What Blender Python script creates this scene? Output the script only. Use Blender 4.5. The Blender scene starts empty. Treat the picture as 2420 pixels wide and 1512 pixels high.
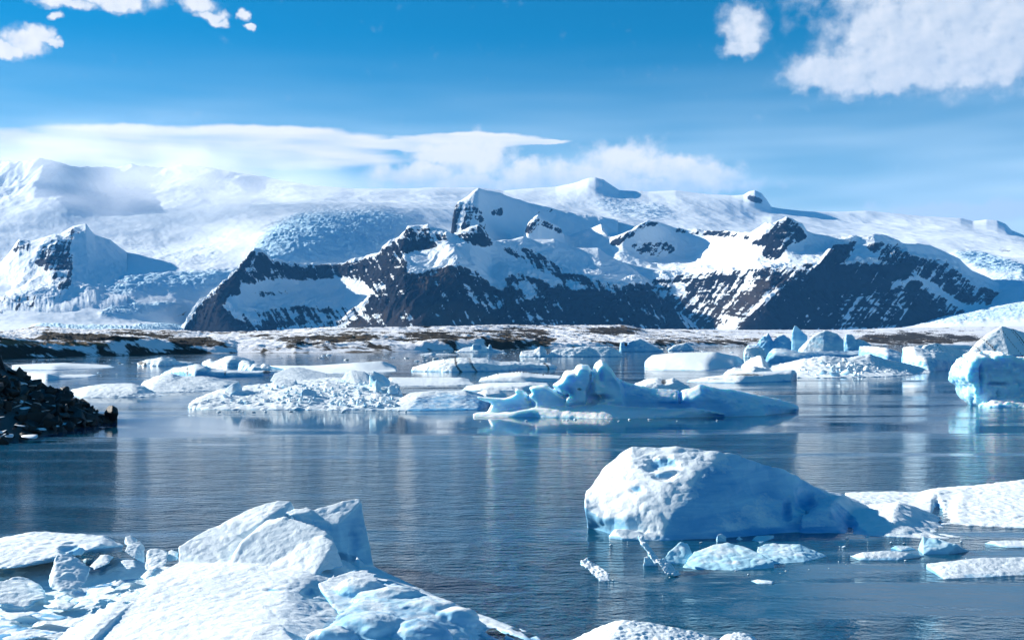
import bpy, bmesh, math, random
import numpy as np
from mathutils import Vector, Matrix

SC = bpy.context.scene
COL = SC.collection
# ------------------------------------------------------------------ camera, sky, sun, exposure
CAM_H = 8.0            # eye height over the lagoon (m)
FP, CX, HY = 2716.0, 1209.5, 806.0   # focal length, axis and eye level on a 2419 px wide picture
cam_data = bpy.data.cameras.new('camera')
cam_data.sensor_width = 36.0
cam_data.lens = 36.0 * FP / 2419.0
cam_data.shift_y = (HY - 754.75) / 2419.0
cam_data.clip_start, cam_data.clip_end = 0.5, 90000.0
cam = bpy.data.objects.new('camera', cam_data)
cam.location = (0, 0, CAM_H)
cam.rotation_euler = (math.pi / 2, 0, 0)
COL.objects.link(cam)
SC.camera = cam

SUN_AZ, SUN_EL = math.radians(-66), math.radians(21.5)   # azimuth from the view direction (left), elevation
to_sun = Vector((math.sin(SUN_AZ) * math.cos(SUN_EL), math.cos(SUN_AZ) * math.cos(SUN_EL), math.sin(SUN_EL)))
sun_data = bpy.data.lights.new('sun', 'SUN')
sun_data.energy = 5.0
sun_data.angle = math.radians(0.53)
sun_data.color = (1.0, 0.955, 0.875)
sun = bpy.data.objects.new('sun', sun_data)
sun.rotation_euler = to_sun.to_track_quat('Z', 'Y').to_euler()
COL.objects.link(sun)
SC.view_settings.view_transform = 'Standard'
SC.view_settings.look = 'None'
SC.view_settings.gamma = 1.0
SC.view_settings.exposure = 1.0
SC.view_settings.use_curve_mapping = False
SC.cycles.use_denoising = True
SC.cycles.max_bounces = 6
SC.cycles.diffuse_bounces = 3
SC.cycles.glossy_bounces = 3
SC.cycles.transmission_bounces = 4
SC.cycles.volume_bounces = 2
SC.cycles.volume_step_rate = 2.0
SC.cycles.use_adaptive_sampling = True
SC.cycles.adaptive_threshold = 0.02
SC.cycles.caustics_reflective = False
SC.cycles.caustics_refractive = False


class NT:
    """small helper for writing node trees"""
    def __init__(self, tree):
        self.t = tree
        for n in list(tree.nodes):
            tree.nodes.remove(n)

    def n(self, typ, inputs=None, **attrs):
        nd = self.t.nodes.new(typ)
        for k, v in attrs.items():
            setattr(nd, k, v)
        for k, v in (inputs or {}).items():
            s = nd.inputs[k]
            if isinstance(v, bpy.types.NodeSocket):
                self.t.links.new(v, s)
            else:
                s.default_value = v
        return nd

    def math(self, op, a, b=0.0, c=None, clamp=False):
        ins = {0: a, 1: b}
        if c is not None:
            ins[2] = c
        return self.n('ShaderNodeMath', ins, operation=op, use_clamp=clamp).outputs[0]

    def ramp(self, fac, stops, interp='LINEAR'):
        nd = self.n('ShaderNodeValToRGB', {0: fac})
        cr = nd.color_ramp
        cr.interpolation = interp
        while len(cr.elements) > 1:
            cr.elements.remove(cr.elements[-1])
        for i, (p, c) in enumerate(stops):
            e = cr.elements[0] if i == 0 else cr.elements.new(p)
            e.position = p
            e.color = (c, c, c, 1) if not hasattr(c, '__len__') else tuple(c) + (1,)
        return nd.outputs[0]

    def mix(self, fac, a, b, blend='MIX'):
        nd = self.n('ShaderNodeMix', data_type='RGBA', blend_type=blend)
        for k, v in ((0, fac), (6, a), (7, b)):
            s = nd.inputs[k]
            if isinstance(v, bpy.types.NodeSocket):
                self.t.links.new(v, s)
            else:
                s.default_value = v if k == 0 or len(v) == 4 else tuple(v) + (1,)
        return nd.outputs[2]

    def noise(self, vec, scale, detail=5, rough=0.55, dist=0.0):
        return self.n('ShaderNodeTexNoise', {'Vector': vec, 'Scale': scale, 'Detail': detail, 'Roughness': rough, 'Distortion': dist}).outputs[0]


world = bpy.data.worlds.new('World')
SC.world = world
world.use_nodes = True
world.cycles.sampling_method = 'MANUAL'
world.cycles.sample_map_resolution = 512
W = NT(world.node_tree)
sky = W.n('ShaderNodeTexSky', sky_type='NISHITA', sun_disc=False, sun_elevation=SUN_EL,
          sun_rotation=SUN_AZ, altitude=600, air_density=1.0, dust_density=0.25, ozone_density=3.0)
skyc = W.n('ShaderNodeHueSaturation', {'Hue': 0.491, 'Saturation': 1.75, 'Value': 1.0, 'Color': sky.outputs[0]}).outputs[0]
SKY_STRENGTH = 0.054


def build_clouds():
    """cumulus, lens clouds and thin veils in the sky, laid out by compass direction and height above the horizon"""
    tc = W.n('ShaderNodeTexCoord').outputs['Generated']
    sep = W.n('ShaderNodeSeparateXYZ', {0: tc})
    az = W.math('ARCTAN2', sep.outputs[0], sep.outputs[1])
    el = W.math('ARCSINE', sep.outputs[2])
    k = 2419 / 0.842   # unit: about one picture pixel of the photograph, measured as an angle
    ax = W.math('MULTIPLY', az, k)
    ey = W.math('MULTIPLY', el, k)
    P = W.n('ShaderNodeCombineXYZ', {0: ax, 1: ey, 2: 0.0}).outputs[0]
    warp_n = W.n('ShaderNodeTexNoise', {'Vector': P, 'Scale': 0.016, 'Detail': 3, 'Roughness': 0.62}).outputs[1]
    warp = W.n('ShaderNodeVectorMath', {0: warp_n, 1: (0.5, 0.5, 0.5)}, operation='SUBTRACT').outputs[0]
    warp = W.n('ShaderNodeVectorMath', {0: warp, 3: 62.0}, operation='SCALE').outputs[0]
    Pw = W.n('ShaderNodeVectorMath', {0: P, 1: warp}, operation='ADD').outputs[0]
    Pl = W.n('ShaderNodeVectorMath', {0: P, 1: W.n('ShaderNodeVectorMath', {0: warp, 3: 0.22}, operation='SCALE').outputs[0]}, operation='ADD').outputs[0]
    n_f = W.noise(P, 0.019, 5, 0.52)
    Ps = W.n('ShaderNodeVectorMath', {0: P, 1: (-13.0, 9.0, 0.0)}, operation='ADD').outputs[0]
    n_sh = W.noise(Ps, 0.019, 2, 0.5)
    n_b = W.noise(P, 0.013, 3, 0.5)
    stre = W.n('ShaderNodeVectorMath', {0: P, 1: (0.0035, 0.03, 1)}, operation='MULTIPLY').outputs[0]
    n_s = W.noise(stre, 1.0, 2, 0.5)

    def ang(x, y):
        u, v = (x - CX) / FP, (HY - y) / FP
        a = math.atan2(u, 1.0)
        e = math.atan2(v, math.hypot(u, 1.0))
        return a * k, e * k

    def blob(x, y, rx, ry, base, soft=1.0):
        a, e = ang(x, y)
        d = W.n('ShaderNodeVectorMath', {0: base, 1: (a, e, 0)}, operation='SUBTRACT').outputs[0]
        d = W.n('ShaderNodeVectorMath', {0: d, 1: (1 / rx, 1 / ry, 0)}, operation='MULTIPLY').outputs[0]
        ln = W.n('ShaderNodeVectorMath', {0: d}, operation='LENGTH').outputs['Value']
        return W.n('ShaderNodeMapRange', {0: ln, 1: 1.0 + 0.5 * soft, 2: 1.0 - 0.6 * soft, 3: 0.0, 4: 1.0}, interpolation_type='SMOOTHSTEP').outputs[0]

    def union(lst):
        m = lst[0]
        for b in lst[1:]:
            m = W.math('MAXIMUM', m, b)
        return m
    cum = union([blob(*b, Pw) for b in (
        (2330, 80, 350, 118), (2120, 140, 210, 70), (1950, 168, 105, 44), (2110, 60, 150, 80), (2420, -40, 440, 140), (2070, 192, 150, 34), (2300, 150, 260, 60),
        (1757, 60, 52, 52), (1748, 108, 46, 28),
        (58, 98, 50, 28), (20, 118, 34, 18), (95, 80, 36, 20), (128, 96, 20, 9),
        (165, 6, 72, 16), (285, 10, 52, 22), (240, -30, 150, 40), (130, 40, 16, 9),
        (465, 4, 50, 20), (500, 34, 34, 15), (520, 50, 20, 9), (572, 32, 14, 12), (590, 60, 12, 6),
        (2950, 190, 260, 70), (-420, 60, 220, 55), (-900, 250, 260, 40), (3500, 300, 300, 60))])
    low = union([blob(*b, Pw, 1.5) for b in (
        (990, 412, 120, 32), (1120, 375, 110, 50), (1060, 360, 100, 34), (1110, 430, 70, 26), (1240, 415, 80, 40),
        (1470, 385, 110, 46), (1590, 392, 100, 30), (1360, 420, 190, 44), (1650, 415, 110, 34), (1180, 440, 280, 22), (1540, 440, 260, 26), (2300, 500, 260, 26))])
    lens = union([blob(*b, Pl, 0.6) for b in (
        (250, 355, 520, 40), (640, 334, 310, 38), (430, 334, 350, 36), (80, 372, 330, 40), (560, 366, 380, 34), (300, 395, 330, 22),
        (1110, 331, 195, 19), (1000, 343, 190, 16), (1240, 334, 110, 8), (-500, 345, 500, 34))])
    thr = W.math('MULTIPLY_ADD', W.math('SUBTRACT', n_f, 0.5), 1.3, cum)
    cum_m = W.n('ShaderNodeMapRange', {0: thr, 1: 0.18, 2: 0.98}, interpolation_type='SMOOTHSTEP').outputs[0]
    cum_m = W.math('MULTIPLY', cum_m, W.math('GREATER_THAN', cum, 0.002))
    wisp = W.n('ShaderNodeMapRange', {0: W.math('MULTIPLY_ADD', W.math('SUBTRACT', n_f, 0.5), 2.4, cum), 1: -0.1, 2: 0.9, 3: 0.0, 4: 0.5}, interpolation_type='SMOOTHSTEP').outputs[0]
    wisp = W.math('MULTIPLY', wisp, W.n('ShaderNodeMapRange', {0: cum, 1: 0.0, 2: 0.22}).outputs[0])
    cum_m = W.math('MAXIMUM', cum_m, wisp)
    thr2 = W.math('MULTIPLY_ADD', W.math('SUBTRACT', n_f, 0.5), 1.0, low)
    low_m = W.n('ShaderNodeMapRange', {0: thr2, 1: 0.12, 2: 0.85, 3: 0.0, 4: 0.95}, interpolation_type='SMOOTHSTEP').outputs[0]
    thr3 = W.math('MULTIPLY_ADD', W.math('SUBTRACT', n_s, 0.5), 0.9, lens)
    lens_m = W.n('ShaderNodeMapRange', {0: thr3, 1: 0.2, 2: 0.85, 3: 0.0, 4: 0.93}, interpolation_type='SMOOTHSTEP').outputs[0]
    # thin veil near the horizon, all the way round
    veil_n = W.noise(stre, 0.6, 1, 0.5)
    veil_e = W.n('ShaderNodeMapRange', {0: ey, 1: 760.0, 2: 230.0, 3: 0.0, 4: 0.9}, interpolation_type='SMOOTHSTEP').outputs[0]
    veil = W.math('MULTIPLY', veil_e, W.n('ShaderNodeMapRange', {0: veil_n, 1: 0.3, 2: 0.7, 3: 0.55, 4: 1.0}).outputs[0])
    # clouds are lit from the sun's side: brighter towards the left, grey-blue where thick and seen from below
    side = W.n('ShaderNodeMapRange', {0: az, 1: -0.5, 2: 0.45, 3: 1.0, 4: 0.0}).outputs[0]
    tone = W.math('MULTIPLY_ADD', W.math('SUBTRACT', n_f, n_sh), 0.75, W.math('MULTIPLY_ADD', side, 0.6, W.math('MULTIPLY_ADD', n_b, 0.7, -0.10)), clamp=True)
    ccol = W.mix(tone, (0.26, 0.32, 0.40), (0.53, 0.53, 0.53))
    ltone = W.n('ShaderNodeMapRange', {0: W.math('MULTIPLY_ADD', W.math('SUBTRACT', n_s, 0.5), 260.0, ey), 1: 420.0, 2: 520.0}).outputs[0]
    lcol = W.mix(ltone, (0.30, 0.38, 0.48), (0.53, 0.53, 0.53))
    lowcol = W.mix(W.n('ShaderNodeMapRange', {0: W.math('MULTIPLY_ADD', W.math('SUBTRACT', n_f, 0.5), 120.0, ey), 1: 370.0, 2: 450.0}).outputs[0], (0.27, 0.36, 0.47), (0.49, 0.50, 0.51))
    base = W.n('ShaderNodeVectorMath', {0: skyc, 3: SKY_STRENGTH}, operation='SCALE').outputs[0]
    c = W.mix(veil, base, (0.34, 0.45, 0.54))
    c = W.mix(lens_m, c, lcol)
    c = W.mix(low_m, c, lowcol)
    c = W.mix(cum_m, c, ccol)
    return c


W.n('ShaderNodeOutputWorld', {0: W.n('ShaderNodeBackground', {0: build_clouds(), 1: 1.0}).outputs[0]})


# ------------------------------------------------------------------ numeric helpers
def _hash(ix, iy, iz, seed):
    h = ix * np.uint32(374761393) + iy * np.uint32(668265263) + iz * np.uint32(3266489917) + np.uint32((seed * 1274126177) & 0xffffffff)
    h = (h ^ (h >> np.uint32(13))) * np.uint32(1274126177)
    h = (h ^ (h >> np.uint32(16))) * np.uint32(2246822519)
    return h ^ (h >> np.uint32(15))


_G = np.random.RandomState(5).normal(size=(256, 3))
_G = (_G / np.linalg.norm(_G, axis=1)[:, None]).astype(np.float32)
_GX, _GY, _GZ = [np.ascontiguousarray(_G[:, k]) for k in range(3)]
_A = np.linspace(0, 2 * math.pi, 64, endpoint=False)
_CX, _SX = np.cos(_A).astype(np.float32), np.sin(_A).astype(np.float32)


def _cell(x):
    xi = np.floor(x)
    return xi.astype(np.int32).astype(np.uint32), (x - xi).astype(np.float32)


def pn2(x, y, seed=0):
    x, y = np.broadcast_arrays(np.asarray(x, float), np.asarray(y, float))
    xi, fx = _cell(x); yi, fy = _cell(y)
    u = fx * fx * fx * (fx * (fx * 6 - 15) + 10); v = fy * fy * fy * (fy * (fy * 6 - 15) + 10)
    r = 0
    for dx in (0, 1):
        for dy in (0, 1):
            k = _hash(xi + np.uint32(dx), yi + np.uint32(dy), np.uint32(0), seed) & np.uint32(63)
            r = r + (_CX[k] * (fx - dx) + _SX[k] * (fy - dy)) * (u if dx else 1 - u) * (v if dy else 1 - v)
    return r * 1.45


def pn3(p, seed=0):
    xi, fx = _cell(p[:, 0]); yi, fy = _cell(p[:, 1]); zi, fz = _cell(p[:, 2])
    u = fx * fx * (3 - 2 * fx); v = fy * fy * (3 - 2 * fy); w = fz * fz * (3 - 2 * fz)
    r = 0
    for dx in (0, 1):
        for dy in (0, 1):
            for dz in (0, 1):
                k = _hash(xi + np.uint32(dx), yi + np.uint32(dy), zi + np.uint32(dz), seed) & np.uint32(255)
                r = r + (_GX[k] * (fx - dx) + _GY[k] * (fy - dy) + _GZ[k] * (fz - dz)) * (u if dx else 1 - u) * (v if dy else 1 - v) * (w if dz else 1 - w)
    return r * 1.5


def fbm2(x, y, oct=5, gain=0.5, seed=0, ridged=False):
    a, r, s = 1.0, 0, 0
    for i in range(oct):
        n = pn2(x, y, seed + i * 17)
        if ridged:
            n = 1 - 2 * np.abs(n)
        r = r + a * n; s += a
        x = x * 2.03 + 13.7; y = y * 2.03 + 7.1; a *= gain
    return r / s


def fbm3(p, oct=4, gain=0.5, seed=0, ridged=False):
    a, r, s = 1.0, 0, 0
    p = p.copy()
    for i in range(oct):
        n = pn3(p, seed + i * 17)
        if ridged:
            n = 1 - 2 * np.abs(n)
        r = r + a * n; s += a
        p = p * 2.03 + 11.3; a *= gain
    return r / s


def sstep(a, b, x):
    t = np.clip((x - a) / (b - a), 0, 1)
    return t * t * (3 - 2 * t)


class Patch:
    """a map of where a material lies on the far slopes, as soft polygons seen from the viewpoint at the lagoon"""
    def __init__(self, x0=-240, x1=2660, y0=340, y1=860, step=3.0):
        self.x0, self.y0, self.s = x0, y0, step
        self.gx, self.gy = np.meshgrid(np.arange(x0, x1, step), np.arange(y0, y1, step))
        self.a = np.zeros_like(self.gx, float)

    def poly(self, pts, w, blur=8.0, mode='max'):
        ins = np.zeros(self.gx.shape, bool)
        n = len(pts)
        for i in range(n):
            (xa, ya), (xb, yb) = pts[i], pts[(i + 1) % n]
            if ya == yb:
                continue
            c = ((ya > self.gy) != (yb > self.gy)) & (self.gx < (xb - xa) * (self.gy - ya) / (yb - ya) + xa)
            ins ^= c
        m = ins.astype(float)
        r = max(1, int(blur / self.s / 1.7))
        for _ in range(2):
            for ax in (0, 1):
                c = np.cumsum(np.pad(m, [(r + 1, r) if a == ax else (0, 0) for a in (0, 1)], mode='edge'), axis=ax)
                m = (np.take(c, range(2 * r + 1, c.shape[ax]), ax) - np.take(c, range(0, c.shape[ax] - 2 * r - 1), ax)) / (2 * r + 1)
        if mode == 'max':
            self.a = np.maximum(self.a, m * w)
        else:
            self.a = self.a * (1 - m) + m * w
        return self

    def at(self, x, y):
        fx = np.clip((x - self.x0) / self.s, 0, self.a.shape[1] - 1.001); fy = np.clip((y - self.y0) / self.s, 0, self.a.shape[0] - 1.001)
        ix = fx.astype(int); iy = fy.astype(int); fx = fx - ix; fy = fy - iy
        a = self.a
        return (a[iy, ix] * (1 - fx) + a[iy, ix + 1] * fx) * (1 - fy) + (a[iy + 1, ix] * (1 - fx) + a[iy + 1, ix + 1] * fx) * fy


def grid_faces(nr, nc):
    i = np.arange(nr * nc).reshape(nr, nc)
    return np.stack([i[:-1, :-1], i[:-1, 1:], i[1:, 1:], i[1:, :-1]], -1).reshape(-1, 4)


def mesh_np(name, verts, quads, smooth=True):
    me = bpy.data.meshes.new(name)
    nv, nf = len(verts), len(quads)
    k = quads.shape[1]
    me.vertices.add(nv)
    me.vertices.foreach_set('co', np.ascontiguousarray(verts, np.float32).ravel())
    me.loops.add(nf * k)
    me.loops.foreach_set('vertex_index', np.ascontiguousarray(quads, np.int32).ravel())
    me.polygons.add(nf)
    me.polygons.foreach_set('loop_start', np.arange(0, nf * k, k, dtype=np.int32))
    me.polygons.foreach_set('loop_total', np.full(nf, k, np.int32))
    me.update(calc_edges=True)
    me.polygons.foreach_set('use_smooth', np.full(nf, smooth, bool))
    return me


def attr(me, name, vals):
    a = me.attributes.new(name, 'FLOAT', 'POINT')
    a.data.foreach_set('value', np.ascontiguousarray(vals, np.float32).ravel())


def put(name, me, mat, kind=None, label=None, cat=None, group=None, parent=None):
    o = bpy.data.objects.new(name, me)
    COL.objects.link(o)
    if mat is not None and not me.materials:
        me.materials.append(mat)
    if kind:
        o['kind'] = kind
    if label:
        o['label'] = label
    if cat:
        o['category'] = cat
    if group:
        o['group'] = group
    if parent is not None:
        o.parent = parent
    return o


def new_mat(name):
    m = bpy.data.materials.new(name)
    m.use_nodes = True
    return m, NT(m.node_tree)


# ------------------------------------------------------------------ materials of the far land
def mat_mountain():
    m, T = new_mat('snowy_rock')
    geo = T.n('ShaderNodeNewGeometry')
    pos = geo.outputs['Position']
    rk = T.n('ShaderNodeAttribute', attribute_name='rock').outputs['Fac']
    gr = T.n('ShaderNodeAttribute', attribute_name='tan').outputs['Fac']
    n1 = T.noise(pos, 0.022, 6, 0.65)
    n2 = T.noise(pos, 0.0035, 4, 0.55)
    f = T.math('MULTIPLY_ADD', T.math('SUBTRACT', n1, 0.5), 0.9, rk)
    fac = T.ramp(f, [(0.40, 0.0), (0.56, 1.0)])
    rock = T.mix(n1, (0.005, 0.007, 0.011), (0.016, 0.018, 0.024))
    tan = T.mix(n1, (0.10, 0.075, 0.05), (0.17, 0.125, 0.08))
    rock = T.mix(T.math('MULTIPLY', gr, n2, clamp=True), rock, tan)
    snow = T.mix(n2, (0.78, 0.85, 0.88), (0.86, 0.89, 0.90))
    col = T.mix(fac, snow, rock)
    bump = T.n('ShaderNodeBump', {'Strength': 0.5, 'Distance': 14.0, 'Height': n1})
    b = T.n('ShaderNodeBsdfPrincipled', {'Base Color': col, 'Roughness': 0.9, 'Specular IOR Level': 0.03, 'Normal': bump.outputs[0]})
    T.n('ShaderNodeOutputMaterial', {0: b.outputs[0]})
    return m


def mat_glacier():
    m, T = new_mat('glacier_snow')
    pos = T.n('ShaderNodeNewGeometry').outputs['Position']
    ic = T.n('ShaderNodeAttribute', attribute_name='ice').outputs['Fac']
    rk = T.n('ShaderNodeAttribute', attribute_name='rock').outputs['Fac']
    n1 = T.noise(pos, 0.03, 6, 0.65)
    n2 = T.noise(pos, 0.006, 4, 0.6)
    f = T.ramp(T.math('MULTIPLY_ADD', T.math('SUBTRACT', n1, 0.5), 1.2, ic), [(0.25, 0.0), (0.95, 1.0)])
    snow = T.mix(n2, (0.81, 0.87, 0.90), (0.88, 0.91, 0.91))
    col = T.mix(f, snow, (0.50, 0.74, 0.86))
    fr = T.ramp(T.math('MULTIPLY_ADD', T.math('SUBTRACT', n1, 0.5), 0.8, rk), [(0.42, 0.0), (0.56, 1.0)])
    col = T.mix(fr, col, (0.035, 0.035, 0.04))
    bump = T.n('ShaderNodeBump', {'Strength': T.math('MULTIPLY_ADD', ic, 0.7, 0.12, clamp=True), 'Distance': 14.0, 'Height': n1})
    b = T.n('ShaderNodeBsdfPrincipled', {'Base Color': col, 'Roughness': 0.8, 'Specular IOR Level': 0.2, 'Normal': bump.outputs[0]})
    T.n('ShaderNodeOutputMaterial', {0: b.outputs[0]})
    return m


def mat_moraine():
    m, T = new_mat('snow_dusted_moraine')
    pos = T.n('ShaderNodeNewGeometry').outputs['Position']
    rk = T.n('ShaderNodeAttribute', attribute_name='rock').outputs['Fac']
    gr = T.n('ShaderNodeAttribute', attribute_name='tan').outputs['Fac']
    n1 = T.noise(pos, 0.22, 6, 0.7)
    n2 = T.noise(pos, 0.05, 5, 0.6)
    f = T.math('MULTIPLY_ADD', T.math('SUBTRACT', n1, 0.5), 0.8, T.math('MULTIPLY_ADD', T.math('SUBTRACT', n2, 0.5), 0.6, rk))
    fac = T.ramp(f, [(0.42, 0.0), (0.56, 1.0)])
    dark = T.mix(n1, (0.018, 0.017, 0.015), (0.06, 0.052, 0.04))
    tan = T.mix(n1, (0.10, 0.065, 0.035), (0.22, 0.15, 0.08))
    rock = T.mix(T.ramp(T.math('MULTIPLY_ADD', T.math('SUBTRACT', n2, 0.5), 0.8, gr), [(0.4, 0.0), (0.7, 1.0)]), dark, tan)
    col = T.mix(fac, (0.84, 0.85, 0.87), rock)
    bump = T.n('ShaderNodeBump', {'Strength': 0.6, 'Distance': 1.5, 'Height': n1})
    b = T.n('ShaderNodeBsdfPrincipled', {'Base Color': col, 'Roughness': 0.9, 'Specular IOR Level': 0.1, 'Normal': bump.outputs[0]})
    T.n('ShaderNodeOutputMaterial', {0: b.outputs[0]})
    return m


M_MTN, M_GLA, M_MOR = mat_mountain(), mat_glacier(), mat_moraine()


# ------------------------------------------------------------------ far land: lofted through contour lines with their distances
def pchip_like(t, knots, vals):
    """vals: (K, nx) at knots (K,), smooth monotone-ish interpolation at t (R,) -> (R, nx)"""
    K = len(knots)
    d = np.diff(vals, axis=0) / np.diff(knots)[:, None]
    m = np.zeros_like(vals)
    m[0], m[-1] = d[0], d[-1]
    for i in range(1, K - 1):
        s = d[i - 1] * d[i]
        m[i] = np.where(s > 0, 2 * s / (d[i - 1] + d[i] + 1e-12), 0)
    idx = np.clip(np.searchsorted(knots, t, side='right') - 1, 0, K - 2)
    h = (knots[idx + 1] - knots[idx])[:, None]
    u = ((t - knots[idx])[:, None]) / h
    a, b, ma, mb = vals[idx], vals[idx + 1], m[idx], m[idx + 1]
    return (2 * u**3 - 3 * u**2 + 1) * a + (u**3 - 2 * u**2 + u) * h * ma + (-2 * u**3 + 3 * u**2) * b + (u**3 - u**2) * h * mb


def land(x0, x1, nx, curves, rows, smooth=True, jitter=0.0, smooth_y=False, keep=()):
    """curves near to far: lists of (x, y, Y); rows: vertex rows in each gap. Returns X, Y, Z grids and row parameter"""
    xs = np.linspace(x0, x1, nx)
    Zk, Yk = [], []
    for c in curves:
        c = np.array(c, float)
        xx = xs
        y = np.interp(xx, c[:, 0], c[:, 1]); Y = np.interp(xx, c[:, 0], c[:, 2])
        if jitter:   # soften kinks in the distances
            k = int(nx * jitter) | 1
            sm = lambda v: np.convolve(np.pad(v, k // 2, mode='edge'), np.hanning(k + 2)[1:-1] / np.hanning(k + 2).sum(), 'valid')
            Y = sm(Y)
            if smooth_y and len(Zk) not in keep:
                y = sm(y)
        Zk.append(CAM_H + (HY - y) / FP * Y); Yk.append(Y)
    Zk, Yk = np.array(Zk), np.array(Yk)
    knots = np.arange(len(curves), dtype=float)
    t = np.concatenate([np.linspace(i, i + 1, r, endpoint=False) for i, r in enumerate(rows)] + [[len(curves) - 1.0]])
    if smooth:
        Y = pchip_like(t, knots, Yk); Z = pchip_like(t, knots, Zk)
    else:
        Y = np.array([np.interp(t, knots, Yk[:, j]) for j in range(nx)]).T
        Z = np.array([np.interp(t, knots, Zk[:, j]) for j in range(nx)]).T
    X = (xs[None, :] - CX) / FP * Y
    return X, Y, Z, t, xs


def proj(X, Y, Z):
    return CX + FP * X / Y, HY - FP * (Z - CAM_H) / Y


def P3(x, y, Y):
    return ((x - CX) / FP * Y, Y, CAM_H + (HY - y) / FP * Y)


def land_obj(name, X, Y, Z, mat, attrs):
    nr, nc = X.shape
    me = mesh_np(name, np.stack([X, Y, Z], -1).reshape(-1, 3), grid_faces(nr, nc))
    for k, v in attrs.items():
        attr(me, k, v)
    return put(name, me, mat, kind='structure')


def slope_of(X, Y, Z):
    P = np.stack([X, Y, Z], -1)
    n = np.cross(np.gradient(P, axis=1), np.gradient(P, axis=0))
    n /= np.linalg.norm(n, axis=-1, keepdims=True) + 1e-9
    return np.abs(n[..., 2])


def ice_cap():
    crest = [(-260, 400), (-100, 385), (0, 384), (21, 381), (54, 392), (79, 388), (100, 390), (120, 387), (141, 389), (182, 402), (230, 408), (290, 403), (373, 400),
             (477, 403), (580, 415), (663, 429), (726, 442), (806, 447), (836, 450), (969, 450), (1036, 446), (1129, 446), (1190, 455), (1263, 448), (1313, 445),
             (1363, 433), (1390, 423), (1406, 421), (1426, 426), (1446, 440), (1463, 451), (1530, 455), (1596, 452), (1646, 458), (1680, 461), (1730, 463), (1757, 461),
             (1770, 453), (1783, 450), (1799, 457), (1812, 474), (1822, 490), (1853, 495), (1913, 500), (1996, 500), (2046, 498), (2113, 505), (2179, 513), (2269, 518),
             (2299, 526), (2330, 521), (2356, 523), (2376, 531), (2390, 546), (2419, 558), (2660, 600)]
    f = lambda ys, Y: [(x, y, Yy) for (x, y), Yy in zip(ys, Y if hasattr(Y, '__len__') else [Y] * len(ys))]
    c0 = [(-260, 800, 2300), (900, 803, 4500), (2000, 806, 6300), (2660, 806, 6500)]
    c1 = [(-260, 786, 3300), (0, 786, 3400), (300, 787, 5500), (430, 791, 8000), (520, 800, 8400), (1950, 800, 5500), (2150, 785, 7100), (2300, 774, 7300), (2660, 760, 7000)]
    c2 = [(-260, 762, 6200), (0, 764, 6700), (300, 766, 8000), (430, 772, 9000), (540, 795, 9400), (1950, 800, 7500), (2150, 776, 8200), (2300, 746, 8700), (2660, 712, 8500)]
    c3 = [(-260, 710, 8200), (0, 716, 8500), (200, 710, 8900), (400, 702, 9700), (560, 730, 9900), (700, 780, 10500), (2000, 780, 11000), (2250, 740, 10800), (2400, 684, 10300), (2660, 664, 10000)]
    c4 = [(-260, 640, 10300), (0, 650, 10500), (200, 648, 10500), (400, 640, 10600), (560, 634, 10600), (700, 622, 10800), (1000, 620, 12000), (2000, 640, 12500), (2250, 640, 12000), (2419, 640, 11800), (2660, 640, 11500)]
    c5 = [(-260, 560, 12000), (0, 575, 12000), (200, 560, 12600), (420, 560, 12900), (560, 566, 11800), (640, 520, 12600), (760, 508, 13000), (900, 510, 13600), (1100, 520, 14500), (1600, 540, 15000), (2000, 560, 15000), (2250, 580, 14000), (2419, 596, 12800), (2660, 610, 12500)]
    c6 = [(-260, 470, 14500), (0, 470, 14600), (130, 455, 14400), (250, 470, 15600), (400, 455, 15700), (560, 462, 15800), (700, 470, 15800), (900, 478, 16000), (1200, 482, 16500), (1600, 490, 16800), (2000, 520, 16800), (2250, 535, 16000), (2419, 575, 14500), (2660, 606, 14500)]
    c7 = [(x, y, np.interp(x, [-260, 90, 130, 260, 600, 1300, 1406, 1500, 1783, 2419, 2660], [16500, 15500, 15300, 17000, 18000, 19000, 18400, 19000, 17500, 17500, 17500])) for x, y in crest]
    c8 = [(x, y + 60, Y + 2500) for x, y, Y in c7]
    X, Y, Z, t, xs = land(-260, 2660, 1180, [c0, c1, c2, c3, c4, c5, c6, c7, c8], [14, 26, 50, 60, 80, 76, 60, 8], jitter=0.07, smooth_y=True, keep=(7, 8))
    px, py = proj(X, Y, Z)
    T = t[:, None] * np.ones_like(X)
    ice = Patch()
    ice.poly([(560, 640), (640, 530), (720, 500), (900, 505), (1000, 520), (960, 545), (900, 600), (840, 618), (720, 628), (650, 622)], 0.9, 22)
    ice.poly([(200, 690), (230, 655), (330, 650), (560, 640), (540, 668), (480, 690), (380, 680), (300, 700)], 0.85, 14)
    ice.poly([(230, 748), (260, 720), (340, 712), (440, 716), (400, 732), (320, 746)], 0.8, 8)
    ice.poly([(60, 786), (90, 768), (200, 770), (440, 768), (440, 786)], 0.9, 6)
    ice.poly([(180, 610), (200, 580), (330, 570), (520, 580), (520, 620), (400, 640)], 0.3, 16)
    ice.poly([(1380, 480), (1420, 470), (1560, 480), (1600, 520), (1480, 520)], 0.45, 12)
    ice.poly([(2240, 600), (2310, 592), (2419, 625), (2419, 650), (2330, 645)], 0.8, 8)
    ice.poly([(2330, 655), (2419, 648), (2419, 680), (2360, 676)], 0.7, 6)
    ice.poly([(2130, 768), (2280, 742), (2419, 715), (2660, 690), (2660, 735), (2300, 762)], 0.75, 6)
    I = ice.at(px, py)
    # wind-smoothed snow fields with soft swells; broken seracs where the ice falls
    sw = fbm2(X / 2600, Y / 2600, 3, 0.5, 3) * 70 + fbm2(X / 900, Y / 900, 3, 0.5, 31) * 26 + fbm2(X / 330 + Y / 900, Y / 620, 4, 0.55, 37, ridged=True) * 11
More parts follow.
